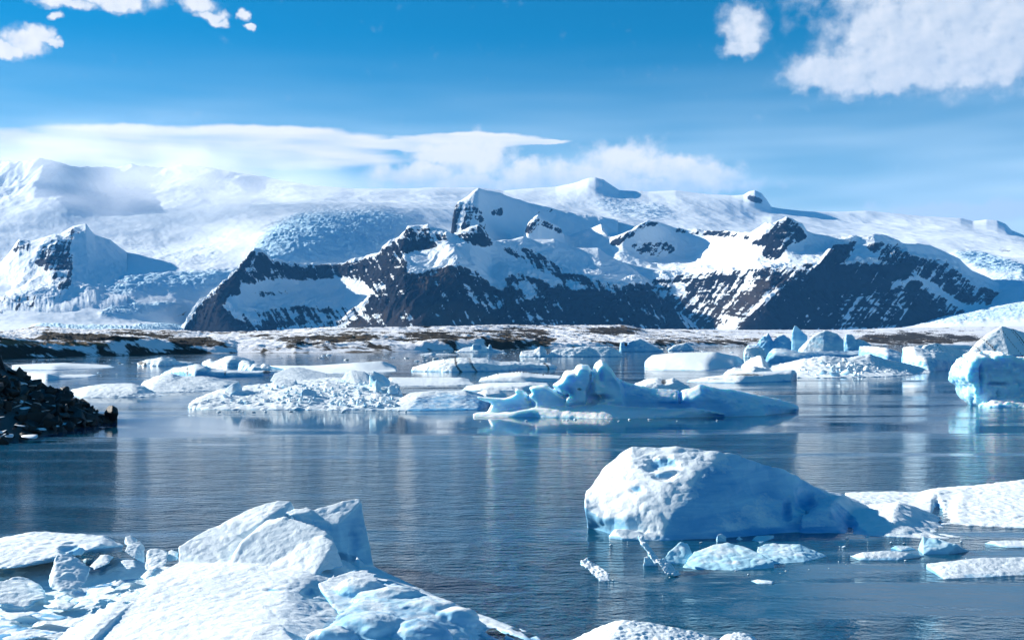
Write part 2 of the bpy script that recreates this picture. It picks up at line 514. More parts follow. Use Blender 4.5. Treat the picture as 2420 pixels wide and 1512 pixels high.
    wq = 130 * fbm2(X / 700, Y / 700, 3, 0.5, 91)
    ser = fbm2((X + 0.4 * Y) / 420, (Y + wq - 0.25 * X) / 105, 4, 0.6, 9, ridged=True) * 34 + fbm2(X / 80, Y / 90, 3, 0.6, 19, ridged=True) * 15
    env = sstep(0.6, 3.2, T) * (1 - 0.75 * sstep(6.0, 7.0, T))
    Z = Z + sw * env + ser * I * sstep(0.3, 2.0, T) * np.clip(Y / 10000, 0.3, 1.0)
    # the rough upper left faces under the blowing snow
    fac = sstep(5.4, 6.2, T) * (1 - sstep(6.7, 7.0, T)) * sstep(900, 200, px)
    Z = Z + fac * fbm2(X / 800, Y / 1200, 4, 0.5, 77, ridged=True) * 120
    low = 1 - sstep(1.0, 2.2, T)
    Z = Z + fbm2(X / 60, Y / 90, 4, 0.6, 21, ridged=True) * 9 * I * low
    px, py = proj(X, Y, Z)
    rk = Patch()
    rk.poly([(1762, 464), (1772, 459), (1800, 468), (1806, 482), (1775, 477)], 0.9, 3)
    rk.poly([(2355, 575), (2400, 590), (2410, 602), (2360, 596)], 0.42, 5)
    rock = rk.at(px, py)
    rock = rock + 0.35 * fbm2(X / 60, Z / 60, 4, 0.6, 5) * (rock > 0.02)
    return land_obj('ice_cap', X, Y, Z, M_GLA, {'ice': I, 'rock': rock})


def gully(px, py, X, Z, slant, seed):
    """streaks running down the fall line, slanted in the slope"""
    s = px + slant * py
    return fbm2(s / 11, py / 70 + X / 3000, 4, 0.6, seed)


def massif(name, x0, x1, nx, curves, rows, rocks, amp, seed, slant=0.0, tans=(), crest=None):
    X, Y, Z, t, xs = land(x0, x1, nx, curves, rows, jitter=0.06)
    nseg = len(curves) - 2      # the last gap is the far side of the crest
    T = t[:, None] / nseg * np.ones_like(X)
    px, py = proj(X, Y, Z)
    R = rocks.at(px, py)
    env = sstep(0.0, 0.25, T) * (1 - 0.72 * sstep(0.80, 1.0, T))
    wx = X + 90 * fbm2(X / 400, Y / 400, 3, 0.5, seed + 31); wy = Y + 90 * fbm2(X / 400 + 9, Y / 400, 3, 0.5, seed + 32)
    rid = fbm2((wx + 0.35 * wy) / 900, (wy - 0.1 * wx) / 1500, 6, 0.52, seed, ridged=True)
    gul = fbm2((wx + slant * 0.8 * wy) / 230, wy / 900, 5, 0.6, seed + 3, ridged=True)
    fine = fbm2(wx / 95, wy / 95 + Z / 70, 5, 0.66, seed + 5, ridged=True)
    Z0 = Z
    Z = Z + env * amp * (rid * 105 + gul * (26 + 60 * R) + fine * (9 + 34 * R))
    # lava benches: rock faces step in near-level strata, broken up by the gullies
    zz = Z + 46 * fbm2(wx / 500, wy / 500, 3, 0.55, seed + 11)
    st = 74.0
    ph = zz / st - np.floor(zz / st)
    Z = Z + np.clip(R, 0, 1) * env * st * 0.5 * (sstep(0.2, 0.8, ph) - ph) * sstep(0.15, 0.5, T)
    cr = sstep(0.93, 1.0, T) * np.clip(R * 1.4, 0.10, 1)
    Z = Z + cr * amp * fbm2(X / 130, X / 190 + 3, 5, 0.68, seed + 23) * 52
    px, py = proj(X, Y, Z)
    R = rocks.at(px, py)
    nz = slope_of(X, Y, Z)
    strata = fbm2(wx / 300, zz / 30, 5, 0.62, seed + 7)
    g = gully(px + 5 * fbm2(px / 20, py / 20, 2, 0.5, seed + 51), py, X, Z, slant, seed + 9)
    blot = fbm2(wx / 230, zz / 150, 5, 0.6, seed + 13)
    fl = fbm2(wx / 60, zz / 45, 4, 0.7, seed + 14)
    w = sstep(0.02, 0.3, R)
    rock = R * 0.95 + (0.6 * strata + 1.25 * g + 0.7 * blot + 0.35 * fl) * (0.3 + 0.7 * w) * sstep(0.0, 0.06, R + 0.01) - 0.10 + w * (0.45 * (gul + 0.1) + 0.35 * (fine - 0.05)) * 0.6
    rock = rock - 0.35 * sstep(0.70, 0.95, nz) * (1 - 0.5 * w) + 0.30 * sstep(0.66, 0.42, nz)
    tn = np.zeros_like(R)
    if tans:
        tp = Patch()
        for p in tans:
            tp.poly(*p)
        tn = tp.at(px, py)
    return land_obj(name, X, Y, Z, M_MTN, {'rock': rock, 'tan': tn})


def west_ridge():
    rk = Patch()
    rk.poly([(30, 592), (45, 568), (75, 574), (70, 598), (48, 602)], 0.62, 5)
    rk.poly([(80, 620), (110, 562), (172, 538), (190, 548), (165, 580), (172, 640), (165, 690), (125, 692), (110, 640)], 0.45, 9)
    rk.poly([(150, 590), (170, 600), (172, 640), (160, 668), (152, 625)], 0.7, 6)
    rk.poly([(-260, 720), (60, 690), (215, 690), (160, 725), (-260, 770)], 0.28, 16)
    cr = [(-260, 690, 10300), (-60, 655, 10500), (0, 625, 10700), (28, 592, 10900), (45, 568, 11000), (72, 574, 11000), (110, 560, 11100), (145, 552, 11200), (174, 535, 11300), (203, 530, 11350), (214, 545, 11300), (224, 556, 11350), (260, 570, 11600), (300, 600, 11700)]
    md = [(-260, 735, 9300), (0, 690, 9600), (70, 650, 9800), (120, 635, 9900), (180, 632, 10150), (230, 640, 10300), (300, 650, 10500)]
    lo = [(-260, 768, 7600), (0, 735, 8300), (120, 715, 8700), (210, 705, 9100), (300, 706, 9500)]
    bs = [(-260, 800, 6900), (0, 790, 7300), (210, 775, 8000), (300, 770, 8300)]
    bk = [(x, y + 60, Y + 900) for x, y, Y in cr]
    massif('west_ridge', -260, 300, 320, [bs, lo, md, cr, bk], [10, 60, 90, 8], rk, 0.55, 101, 0.3)


def snow_peak():
    rk = Patch()
    rk.poly([(1066, 556), (1070, 500), (1084, 478), (1092, 490), (1084, 520), (1080, 556)], 0.75, 4)
    rk.poly([(1084, 556), (1086, 500), (1110, 470), (1140, 500), (1150, 540), (1120, 560)], 0.30, 8)
    rk.poly([(1160, 500), (1186, 490), (1188, 506), (1165, 508)], 0.5, 4)
    rk.poly([(1255, 500), (1305, 490), (1310, 500), (1265, 505)], 0.35, 4)
    cr = [(1055, 580, 11600), (1066, 552, 11700), (1069, 520, 11900), (1075, 492, 12100), (1084, 478, 12200), (1104, 466, 12400), (1120, 452, 12500), (1130, 446, 12600), (1136, 448, 12700), (1160, 452, 13200), (1200, 465, 13900), (1250, 482, 14500), (1300, 492, 14800), (1360, 505, 15000), (1460, 520, 15200)]
    md = [(1055, 590, 11200), (1068, 570, 11300), (1100, 540, 11450), (1130, 530, 11600), (1200, 540, 12600), (1300, 560, 13600), (1460, 580, 14000)]
    bs = [(1055, 630, 10700), (1130, 630, 10900), (1300, 640, 12000), (1460, 650, 12600)]
    bk = [(x, y + 70, Y + 900) for x, y, Y in cr]
    massif('snow_peak', 1055, 1460, 260, [bs, md, cr, bk], [30, 80, 8], rk, 0.4, 131, 0.2)


def central_massif():
    rk = Patch()
    rk.poly([(428, 792), (473, 722), (513, 683), (553, 650), (573, 622), (601, 588), (600, 605), (582, 634), (570, 658), (563, 678), (566, 691), (536, 701), (526, 718), (550, 751), (603, 764), (670, 784)], 1.15, 5)
    rk.poly([(560, 665), (600, 620), (612, 592), (634, 605), (650, 625), (640, 655), (600, 668)], 0.52, 8)
    rk.poly([(646, 620), (720, 626), (800, 625), (843, 617), (896, 602), (955, 597), (965, 645), (880, 690), (855, 662), (803, 652), (753, 660), (703, 658), (640, 660)], 0.72, 7)
    rk.poly([(720, 640), (900, 615), (950, 612), (950, 660), (880, 690), (860, 650), (740, 650)], 0.62, 7)
    rk.poly([(900, 604), (906, 586), (936, 570), (956, 571), (1019, 571), (1036, 579), (950, 599)], 1.0, 4)
    rk.poly([(936, 572), (956, 550), (963, 537), (1013, 531), (1018, 545), (1066, 560), (1060, 570), (960, 572)], 0.56, 5)
    rk.poly([(1072, 556), (1116, 537), (1131, 534), (1150, 550), (1163, 577), (1149, 580), (1106, 572)], 0.8, 5)
    rk.poly([(880, 690), (953, 648), (1023, 646), (1079, 628), (1123, 641), (1163, 676), (1190, 694), (1194, 650), (1246, 648), (1283, 668), (1330, 673), (1363, 692), (1400, 688), (1456, 692), (1484, 668), (1530, 668), (1570, 690), (1600, 735), (1660, 790), (760, 790), (850, 748)], 0.84, 7)
    rk.poly([(1340, 690), (1400, 680), (1460, 690), (1540, 740), (1600, 770), (1400, 772), (1330, 735)], 0.98, 8)
    rk.poly([(960, 690), (1080, 650), (1120, 660), (1100, 720), (1140, 775), (900, 780), (880, 740)], 0.95, 14)
    rk.poly([(540, 776), (560, 742), (700, 722), (870, 726), (860, 752), (760, 786)], 0.50, 12)
    rk.poly([(1183, 584), (1260, 590), (1340, 640), (1400, 655), (1500, 690), (1460, 690), (1330, 664), (1240, 622)], 0.46, 7)
    rk.poly([(598, 693), (680, 686), (685, 694), (610, 698)], 0.62, 4)
    rk.poly([(960, 690), (1010, 640), (1090, 615), (1060, 640), (1010, 675)], 0.40, 8)
    rk.poly([(1090, 668), (1140, 690), (1190, 705), (1180, 740), (1120, 720)], 0.40, 10, 'set')
    rk.poly([(1210, 668), (1262, 664), (1275, 700), (1230, 712)], 0.25, 8, 'set')
    tans = [([(760, 790), (840, 752), (960, 722), (1080, 715), (1160, 740), (1200, 790)], 0.55, 14), ([(960, 650), (1080, 605), (1100, 630), (1000, 690)], 0.5, 10)]
    cr = [(425, 790, 8700), (473, 725, 9150), (513, 686, 9250), (553, 653, 9350), (573, 625, 9400), (590, 605, 9450), (601, 590, 9500), (616, 591, 9550), (633, 606, 9700), (646, 621, 9800), (669, 625, 9950), (719, 626, 10150), (769, 630, 10250),
          (803, 626, 10200), (843, 618, 10050), (896, 603, 9950), (907, 587, 9950), (936, 571, 9950), (956, 551, 9980), (963, 538, 10000), (1000, 536, 10050), (1013, 531, 10050), (1016, 541, 10080), (1053, 545, 10200), (1069, 556, 10200), (1099, 546, 10150), (1116, 538, 10150), (1129, 534, 10150), (1146, 548, 10200), (1158, 566, 10300),
          (1172, 572, 10500), (1210, 570, 10700), (1236, 563, 10800), (1263, 570, 10900), (1310, 569, 11000), (1356, 588, 11000), (1413, 588, 11000), (1436, 605, 10900), (1480, 625, 10800), (1520, 655, 10700), (1600, 700, 10500), (1700, 785, 10300)]
    up = [(425, 791, 8680), (473, 735, 9000), (520, 700, 9000), (560, 668, 9080), (600, 640, 9200), (640, 648, 9500), (720, 655, 9850), (800, 650, 9950), (860, 645, 9800), (905, 622, 9550), (955, 600, 9480), (1000, 600, 9520), (1060, 585, 9500), (1110, 590, 9560), (1160, 612, 9950), (1230, 620, 10200), (1320, 630, 10350), (1420, 640, 10400), (1500, 668, 10350), (1600, 720, 10200), (1700, 787, 10200)]
    ml = [(425, 791, 8660), (473, 745, 8880), (520, 718, 8800), (560, 700, 8850), (620, 700, 9200), (720, 706, 9500), (800, 706, 9500), (860, 695, 9300), (910, 675, 9050), (955, 648, 9000), (1023, 646, 9050), (1079, 630, 9050), (1123, 643, 9150), (1163, 676, 9400), (1200, 652, 9500), (1246, 650, 9550), (1330, 673, 9700), (1400, 676, 9700), (1456, 684, 9850), (1500, 690, 9980), (1600, 740, 9900), (1700, 788, 10000)]
    lw = [(425, 792, 8640), (473, 770, 8700), (520, 760, 8560), (560, 758, 8600), (640, 758, 8850), (720, 756, 9000), (800, 752, 8950), (860, 742, 8750), (955, 722, 8500), (1079, 712, 8600), (1163, 728, 8850), (1246, 722, 8950), (1330, 732, 9050), (1456, 740, 9200), (1600, 765, 9300), (1700, 788, 9600)]
    bs = [(425, 794, 8600), (560, 792, 8300), (800, 790, 8350), (1000, 786, 8100), (1300, 786, 8500), (1700, 790, 9000)]
    bk = [(x, min(y + 110, 800), Y + 1000) for x, y, Y in cr]
    massif('central_massif', 425, 1700, 860, [bs, lw, ml, up, cr, bk], [40, 80, 100, 100, 6], rk, 0.62, 151, -0.55, tans)


def east_massif():
    rk = Patch()
    rk.poly([(1440, 572), (1490, 543), (1523, 524), (1556, 524), (1570, 532), (1523, 532), (1495, 556), (1450, 580)], 0.52, 4)
    rk.poly([(1593, 540), (1646, 542), (1713, 544), (1770, 553), (1770, 563), (1700, 556), (1600, 549)], 0.55, 4)
    rk.poly([(1490, 575), (1580, 570), (1600, 590), (1560, 610), (1500, 596)], 0.34, 8)
    rk.poly([(1240, 540), (1262, 514), (1285, 522), (1325, 541), (1330, 552), (1275, 528), (1250, 556)], 0.5, 3)
    rk.poly([(1774, 577), (1806, 555), (1822, 531), (1858, 514), (1882, 525), (1905, 560), (1893, 567), (1868, 578), (1843, 613), (1808, 613), (1800, 591), (1820, 576), (1790, 580)], 0.66, 6)
    rk.poly([(1973, 580), (2026, 572), (2008, 598), (1990, 626), (2043, 622), (2086, 626), (2146, 606), (2162, 625), (2159, 652), (2106, 665), (2103, 690), (2006, 693), (1966, 708), (1996, 752), (2146, 752), (2159, 668), (2173, 668), (2199, 725), (2270, 746), (2133, 770), (1735, 785), (1746, 763), (1813, 712), (1880, 656), (1933, 630)], 1.02, 6)
    rk.poly([(1940, 700), (2100, 690), (2160, 660), (2200, 690), (2290, 742), (2140, 768), (1960, 770)], 0.66, 12)
    rk.poly([(2040, 580), (2066, 572), (2120, 575), (2150, 602), (2130, 625), (2080, 622), (2070, 600)], 0.46, 8)
    rk.poly([(1500, 668), (1613, 649), (1780, 636), (1933, 622), (1913, 641), (1813, 694), (1746, 762), (1646, 785), (1560, 785), (1520, 720)], 0.56, 9)
    rk.poly([(1560, 700), (1620, 690), (1660, 720), (1740, 766), (1560, 785)], 0.72, 10)
    rk.poly([(2150, 604), (2236, 618), (2300, 672), (2400, 704), (2330, 720), (2240, 690), (2160, 640)], 0.56, 8)
    rk.poly([(2240, 655), (2280, 690), (2340, 715), (2280, 718), (2226, 680)], 0.8, 6)
    rk.poly([(1580, 668), (1620, 666), (1630, 705), (1590, 712)], 0.15, 8, 'set')
    tans = [([(1560, 790), (1640, 740), (1800, 660), (1900, 640), (1800, 710), (1740, 790)], 0.55, 12)]
    cr = [(1215, 600, 11600), (1236, 560, 11700), (1248, 530, 11750), (1263, 515, 11800), (1271, 511, 11850), (1284, 521, 11900), (1323, 540, 12100), (1332, 558, 12300), (1345, 560, 12600), (1396, 541, 12900), (1420, 531, 13000), (1436, 560, 12200), (1442, 564, 11500), (1490, 545, 11550), (1523, 525, 11650), (1530, 522, 11700), (1553, 525, 11800), (1570, 531, 11900), (1593, 541, 12100), (1626, 545, 12200), (1646, 543, 12200), (1663, 549, 12100), (1713, 545, 11500), (1756, 555, 10700), (1773, 553, 10500), (1800, 535, 10420), (1810, 528, 10400), (1826, 530, 10400), (1846, 521, 10380), (1858, 515, 10380), (1873, 523, 10400), (1896, 531, 10450), (1906, 548, 10500), (1923, 556, 10600), (1979, 560, 10700), (2029, 561, 10700), (2066, 556, 10750), (2093, 561, 10800), (2119, 571, 10850), (2133, 577, 10900), (2166, 575, 11100), (2196, 581, 11200), (2236, 601, 11250), (2266, 613, 11300), (2296, 641, 11300), (2329, 655, 11300), (2376, 678, 11300), (2419, 691, 11300), (2660, 735, 11300)]
    up = [(1215, 640, 11100), (1270, 590, 11300), (1340, 600, 11900), (1420, 590, 11900), (1445, 600, 11150), (1500, 600, 11250), (1560, 605, 11500), (1620, 612, 11550), (1680, 610, 11100), (1740, 606, 10450), (1773, 595, 10200), (1810, 570, 10120), (1858, 560, 10050), (1900, 585, 10120), (1960, 590, 10250), (2030, 590, 10300), (2066, 585, 10350), (2120, 600, 10500), (2166, 605, 10750), (2236, 635, 10850), (2296, 665, 10900), (2376, 692, 11000), (2419, 700, 11000), (2660, 740, 11000)]
    ml = [(1215, 690, 10700), (1340, 660, 11100), (1445, 655, 10750), (1500, 664, 10550), (1560, 655, 10650), (1613, 650, 10600), (1680, 648, 10350), (1780, 637, 9900), (1858, 630, 9650), (1933, 627, 9480), (1990, 628, 9650), (2086, 632, 9900), (2159, 642, 10150), (2210, 650, 10350), (2270, 680, 10500), (2346, 712, 10600), (2419, 712, 10800), (2660, 745, 10800)]
    lw = [(1215, 740, 10300), (1445, 720, 10200), (1560, 712, 10050), (1640, 705, 9850), (1740, 700, 9450), (1813, 692, 9150), (1880, 695, 9250), (1960, 705, 9400), (2060, 708, 9400), (2146, 708, 9600), (2200, 712, 9800), (2270, 728, 10000), (2346, 727, 10300), (2419, 722, 10500), (2660, 750, 10500)]
    bs = [(1215, 795, 9700), (1500, 792, 9400), (1640, 790, 9100), (1740, 786, 8700), (2000, 784, 8800), (2133, 774, 9000), (2273, 756, 9500), (2346, 740, 9900), (2419, 728, 10200), (2660, 756, 10300)]
    bk = [(x, min(y + 110, 800), Y + 1000) for x, y, Y in cr]
    massif('east_massif', 1215, 2660, 900, [bs, lw, ml, up, cr, bk], [70, 80, 90, 90, 6], rk, 0.62, 191, 0.75, tans)


def moraine():
    wl = [(-260, 856), (0, 848), (200, 842), (400, 836), (560, 833), (700, 833), (900, 831), (1050, 827), (1240, 822), (1500, 818.5), (1700, 816), (2000, 814), (2419, 812.5), (2660, 812)]
    c0 = [(x, y, CAM_H * FP / (y - HY)) for x, y in wl]
    def off(k, ys):
        out = []
        for x, y in ys:
            Y = np.interp(x, [a[0] for a in c0], [a[2] for a in c0])
            out.append((x, y, Y * k[0] + k[1]))
        return out
    cb = off((0.97, 0), [(x, y + 3) for x, y in wl])
    c1 = off((1.03, 14), [(-260, 818), (0, 816), (120, 820), (200, 822), (260, 815), (340, 817), (400, 824), (520, 822), (560, 828), (700, 829), (1000, 820), (1120, 808), (1240, 812), (1290, 818), (1500, 814), (1700, 812), (2000, 811), (2419, 810), (2660, 810)])
    c2 = off((1.25, 90), [(-260, 808), (0, 812), (150, 806), (300, 806), (500, 812), (700, 808), (900, 806), (1100, 796), (1300, 800), (1500, 800), (1700, 805), (1900, 800), (2100, 803), (2419, 803), (2660, 803)])
    c3 = off((1.6, 250), [(-260, 796), (0, 798), (110, 788), (200, 796), (300, 794), (420, 792), (500, 798), (640, 794), (760, 788), (900, 788), (1060, 786), (1200, 784), (1480, 780), (1530, 790), (1800, 790), (2000, 788), (2200, 786), (2419, 782), (2660, 782)])
    c4 = off((1.9, 500), [(-260, 792), (0, 795), (60, 784), (110, 779), (180, 788), (300, 785), (480, 791), (640, 788), (760, 780), (900, 779), (1060, 776), (1200, 771), (1270, 773), (1480, 772), (1520, 779), (1800, 780), (2000, 779), (2130, 774), (2419, 770), (2660, 770)])
    c5 = [(-260, 800, 4200), (0, 800, 4200), (700, 796, 5500), (1500, 790, 7500), (2000, 782, 8200), (2419, 775, 7500), (2660, 775, 7500)]
    c6 = [(-260, 803, 9000), (2660, 803, 11000)]
    X, Y, Z, t, xs = land(-260, 2660, 1100, [cb, c0, c1, c2, c3, c4, c5, c6], [3, 34, 50, 50, 44, 14, 4])
    T = t[:, None] * np.ones_like(X)
    hum = fbm2(X / 90, Y / 130, 5, 0.55, 301, ridged=True) * 6.5 + fbm2(X / 24, Y / 34, 4, 0.6, 307, ridged=True) * 2.0
    env = sstep(1.0, 2.4, T) * (1 - 0.4 * sstep(4.6, 5.0, T)) * (1 - sstep(5, 5.6, T)) * sstep(2700, 1500, xs)[None, :] ** 0.5
    Z = Z + hum * env
    px, py = proj(X, Y, Z)
    bank = sstep(1.02, 1.2, T) * (1 - sstep(1.8, 2.05, T))
    rk = Patch()
    rk.poly([(-260, 860), (-260, 815), (100, 818), (240, 826), (420, 832), (560, 830), (560, 836), (200, 846)], 0.45, 5)
    rk.poly([(40, 796), (110, 779), (190, 790), (330, 784), (480, 792), (300, 800), (150, 806)], 0.55, 6)
    rk.poly([(390, 800), (470, 796), (540, 812), (420, 815)], 0.9, 6)
    rk.poly([(620, 806), (700, 790), (860, 785), (900, 800), (760, 812)], 0.62, 8)
    rk.poly([(900, 790), (1200, 774), (1280, 778), (1300, 795), (1000, 806)], 0.56, 10)
    rk.poly([(1090, 826), (1150, 800), (1240, 798), (1290, 815), (1230, 824)], 0.6, 6)
    rk.poly([(1230, 815), (1260, 800), (1290, 802), (1310, 820)], 0.95, 3)
    rk.poly([(1360, 782), (1400, 773), (1500, 773), (1520, 782), (1450, 788)], 0.95, 4)
    rk.poly([(1500, 800), (1700, 796), (1850, 802), (1760, 812), (1560, 812)], 0.5, 5)
    rk.poly([(1690, 812), (1720, 803), (1770, 812)], 0.9, 3)
    rk.poly([(2010, 806), (2050, 788), (2180, 786), (2330, 794), (2360, 804), (2150, 812)], 0.78, 4)
    rk.poly([(1880, 784), (2000, 778), (2250, 780), (2260, 786), (2000, 786)], 0.42, 4)
    R = rk.at(px, py)
    pat = fbm2(X / 75, Y / 150, 4, 0.6, 311) + 0.55 * fbm2(X / 13, Y / 30, 4, 0.62, 313)
    scr = fbm2((X + 0.5 * Z * 6) / 5, Z / 9, 3, 0.6, 317)
    rock = 0.58 + 1.0 * pat + 0.7 * (R - 0.25) + 0.25 * scr * bank - 0.14 * sstep(1500, 1800, px) * (R < 0.3) - 0.1
    tan = sstep(0.05, 0.4, fbm2(X / 140, Y / 260, 3, 0.5, 331) + 0.1) * 0.9
    tn = Patch().poly([(0, 815), (0, 800), (240, 806), (330, 812), (200, 818)], 0.9, 6).at(px, py)
    tan = np.maximum(tan * 0.62, tn)
    rock = np.maximum(rock, tn * 0.75)
    shore = (1 - sstep(1.02, 1.12, T))
    rock = rock + shore * 0.5
    return land_obj('moraine_shore', X, Y, Z, M_MOR, {'rock': rock, 'tan': tan})


ice_cap()
west_ridge()
snow_peak()
central_massif()
east_massif()
moraine()


# ------------------------------------------------------------------ water
def mat_water():
    m, T = new_mat('lagoon_water')
    pos = T.n('ShaderNodeNewGeometry').outputs['Position']
    big = T.n('ShaderNodeVectorMath', {0: pos, 1: (0.010, 0.050, 1)}, operation='MULTIPLY').outputs[0]
    lanes = T.n('ShaderNodeVectorMath', {0: pos, 1: (0.035, 0.30, 1)}, operation='MULTIPLY').outputs[0]
    patch = T.math('MULTIPLY_ADD', T.math('SUBTRACT', T.noise(lanes, 1.0, 3, 0.55, 0.5), 0.5), 0.55, T.noise(big, 1.0, 4, 0.6, 0.6))
    # the wind ruffles the open water in the foreground; it dies down between the bergs and in their lee
    sp = T.n('ShaderNodeSeparateXYZ', {0: pos})
    near = T.n('ShaderNodeMapRange', {0: sp.outputs[1], 1: 112.0, 2: 66.0}, interpolation_type='SMOOTHSTEP').outputs[0]
    lee = T.math('MULTIPLY', T.n('ShaderNodeMapRange', {0: sp.outputs[0], 1: 0.0, 2: 7.0}, interpolation_type='SMOOTHSTEP').outputs[0],
                 T.n('ShaderNodeMapRange', {0: sp.outputs[1], 1: 56.0, 2: 46.0}, interpolation_type='SMOOTHSTEP').outputs[0])
    patch = T.math('MULTIPLY_ADD', near, 0.20, T.math('MULTIPLY_ADD', lee, -0.14, patch))
    rough = T.ramp(patch, [(0.40, 0.008), (0.54, 0.05), (0.63, 0.55), (0.74, 1.0)])
    st = T.n('ShaderNodeVectorMath', {0: pos, 1: (1.0, 1.55, 1)}, operation='MULTIPLY').outputs[0]
    w1 = T.noise(st, 1.5, 4, 0.62)
    w2 = T.noise(st, 0.38, 3, 0.55)
    h = T.math('MULTIPLY_ADD', w2, 1.6, w1)
    bump = T.n('ShaderNodeBump', {'Strength': rough, 'Distance': 0.42, 'Height': h})
    b = T.n('ShaderNodeBsdfPrincipled', {'Base Color': (0.004, 0.066, 0.125, 1), 'Roughness': 0.05, 'IOR': 1.333, 'Normal': bump.outputs[0]})
    T.n('ShaderNodeOutputMaterial', {0: b.outputs[0]})
    return m


M_WAT = mat_water()
ys = np.concatenate([[-60], np.linspace(8, 120, 30), np.geomspace(130, 6000, 40)])
xs_ = np.linspace(-1, 1, 41)
wx = xs_[None, :] * (np.maximum(ys, 40)[:, None] * 0.75 + 60)
wv = np.stack([wx, ys[:, None] * np.ones_like(wx), np.zeros_like(wx)], -1).reshape(-1, 3)
put('lagoon_water', mesh_np('lagoon_water', wv, grid_faces(len(ys), 41)), M_WAT, kind='structure')


# ------------------------------------------------------------------ air
def haze():
    bm = bmesh.new()
    bmesh.ops.create_cube(bm, size=1.0)
    for v in bm.verts:
        v.co = Vector((v.co.x * 60000, 12000 + v.co.y * 27000, 1648 + v.co.z * 3308))
    me = bpy.data.meshes.new('haze')
    bm.to_mesh(me); bm.free()
    m, T = new_mat('haze_air')
    v = T.n('ShaderNodeVolumePrincipled', {'Color': (0.10, 0.44, 1.0, 1), 'Density': 1.15e-5, 'Anisotropy': 0.0})
    T.n('ShaderNodeOutputMaterial', {'Volume': v.outputs[0]})
    put('haze', me, m, kind='stuff', label='thin blue haze lying between the lagoon and the mountains', cat='haze')


def mist():
    """snow blowing over the upper ice cap at the left"""
    c0, c1 = P3(-330, 600, 15200), P3(1000, 440, 15200)
    cx_, cz, hx, hz, hy = (c0[0] + c1[0]) / 2, 1800, (c1[0] - c0[0]) / 2, 1300, 2700
    bm = bmesh.new()
    bmesh.ops.create_cube(bm, size=2.0)
    me = bpy.data.meshes.new('mist')
    bm.to_mesh(me); bm.free()
    m, T = new_mat('blowing_snow')
    tc = T.n('ShaderNodeTexCoord').outputs['Object']
    st = T.n('ShaderNodeVectorMath', {0: tc, 1: (2.6, 1.2, 1.9)}, operation='MULTIPLY').outputs[0]
    n = T.noise(st, 1.3, 2, 0.5, 0.0)
    sp = T.n('ShaderNodeSeparateXYZ', {0: tc})
    d = n
    e = 1.0
    r = T.n('ShaderNodeVectorMath', {0: tc, 1: (1.0, 1.0, 1.0)}, operation='MULTIPLY').outputs[0]
    ln = T.n('ShaderNodeVectorMath', {0: r}, operation='LENGTH').outputs['Value']
    fall = T.n('ShaderNodeMapRange', {0: ln, 1: 0.98, 2: 0.35, 3: 0.0, 4: 1.0}, interpolation_type='SMOOTHSTEP').outputs[0]
    dens = T.n('ShaderNodeMapRange', {0: n, 1: 0.40, 2: 0.62, 3: 0.0, 4: 0.0007}, interpolation_type='SMOOTHSTEP').outputs[0]
    v = T.n('ShaderNodeVolumePrincipled', {'Color': (0.95, 0.97, 1.0, 1), 'Density': T.math('MULTIPLY', dens, fall), 'Anisotropy': 0.3})
    T.n('ShaderNodeOutputMaterial', {'Volume': v.outputs[0]})
    o = put('blowing_snow', me, m, kind='stuff', label='white veil of blowing snow over the upper left ice cap', cat='mist')
    o.location = (cx_, 15200, cz)
    o.scale = (hx, hy, hz)


haze()
mist()


# ------------------------------------------------------------------ ice
def mat_ice(name, grain, bump_d, sss=0.0):
    """weathered white crust over blue ice; grain: bump frequency (1/m)"""
    m, T = new_mat(name)
    pos = T.n('ShaderNodeNewGeometry').outputs['Position']
    sn = T.n('ShaderNodeAttribute', attribute_name='snow').outputs['Fac']
    bl = T.n('ShaderNodeAttribute', attribute_name='blue').outputs['Fac']
    dr = T.n('ShaderNodeAttribute', attribute_name='dirt').outputs['Fac']
    n1 = T.noise(pos, grain, 5, 0.68)
    n2 = T.noise(pos, grain * 0.17, 3, 0.55)
    snow = T.mix(n2, (0.80, 0.89, 0.92), (0.90, 0.94, 0.95))
    bp = T.n('ShaderNodeVectorMath', {0: pos, 1: (grain * 0.03, grain * 0.03, grain * 0.28)}, operation='MULTIPLY').outputs[0]
    band = T.noise(bp, 1.0, 3, 0.6, 0.8)
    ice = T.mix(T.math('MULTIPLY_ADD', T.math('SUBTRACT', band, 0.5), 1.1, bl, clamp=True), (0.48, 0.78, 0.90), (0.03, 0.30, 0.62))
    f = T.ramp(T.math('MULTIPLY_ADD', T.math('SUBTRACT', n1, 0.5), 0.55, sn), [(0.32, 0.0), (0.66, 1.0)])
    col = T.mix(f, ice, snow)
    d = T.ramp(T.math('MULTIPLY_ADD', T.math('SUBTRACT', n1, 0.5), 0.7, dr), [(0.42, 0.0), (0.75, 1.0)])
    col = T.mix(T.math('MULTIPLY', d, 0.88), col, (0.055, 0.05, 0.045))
    bump = T.n('ShaderNodeBump', {'Strength': T.math('MULTIPLY_ADD', f, 0.45, 0.30), 'Distance': bump_d, 'Height': n1})
    b = T.n('ShaderNodeBsdfPrincipled', {'Base Color': col, 'Roughness': T.math('MULTIPLY_ADD', f, 0.4, 0.35), 'IOR': 1.31, 'Specular IOR Level': 0.4, 'Normal': bump.outputs[0]})
    if sss:
        b.inputs['Subsurface Weight'].default_value = 0.7
        b.inputs['Subsurface Radius'].default_value = (0.25, 0.65, 1.0)
        b.inputs['Subsurface Scale'].default_value = sss
    T.n('ShaderNodeOutputMaterial', {0: b.outputs[0]})
    return m


M_ICE = {'near': mat_ice('ice_near', 9.0, 0.035, 0.0), 'mid': mat_ice('ice_mid', 3.0, 0.18, 0.0), 'far': mat_ice('ice_far', 0.9, 0.5), 'glow': mat_ice('ice_clear', 3.0, 0.14, 1.6), 'glass': mat_ice('ice_glassy', 5.0, 0.010, 0.0)}


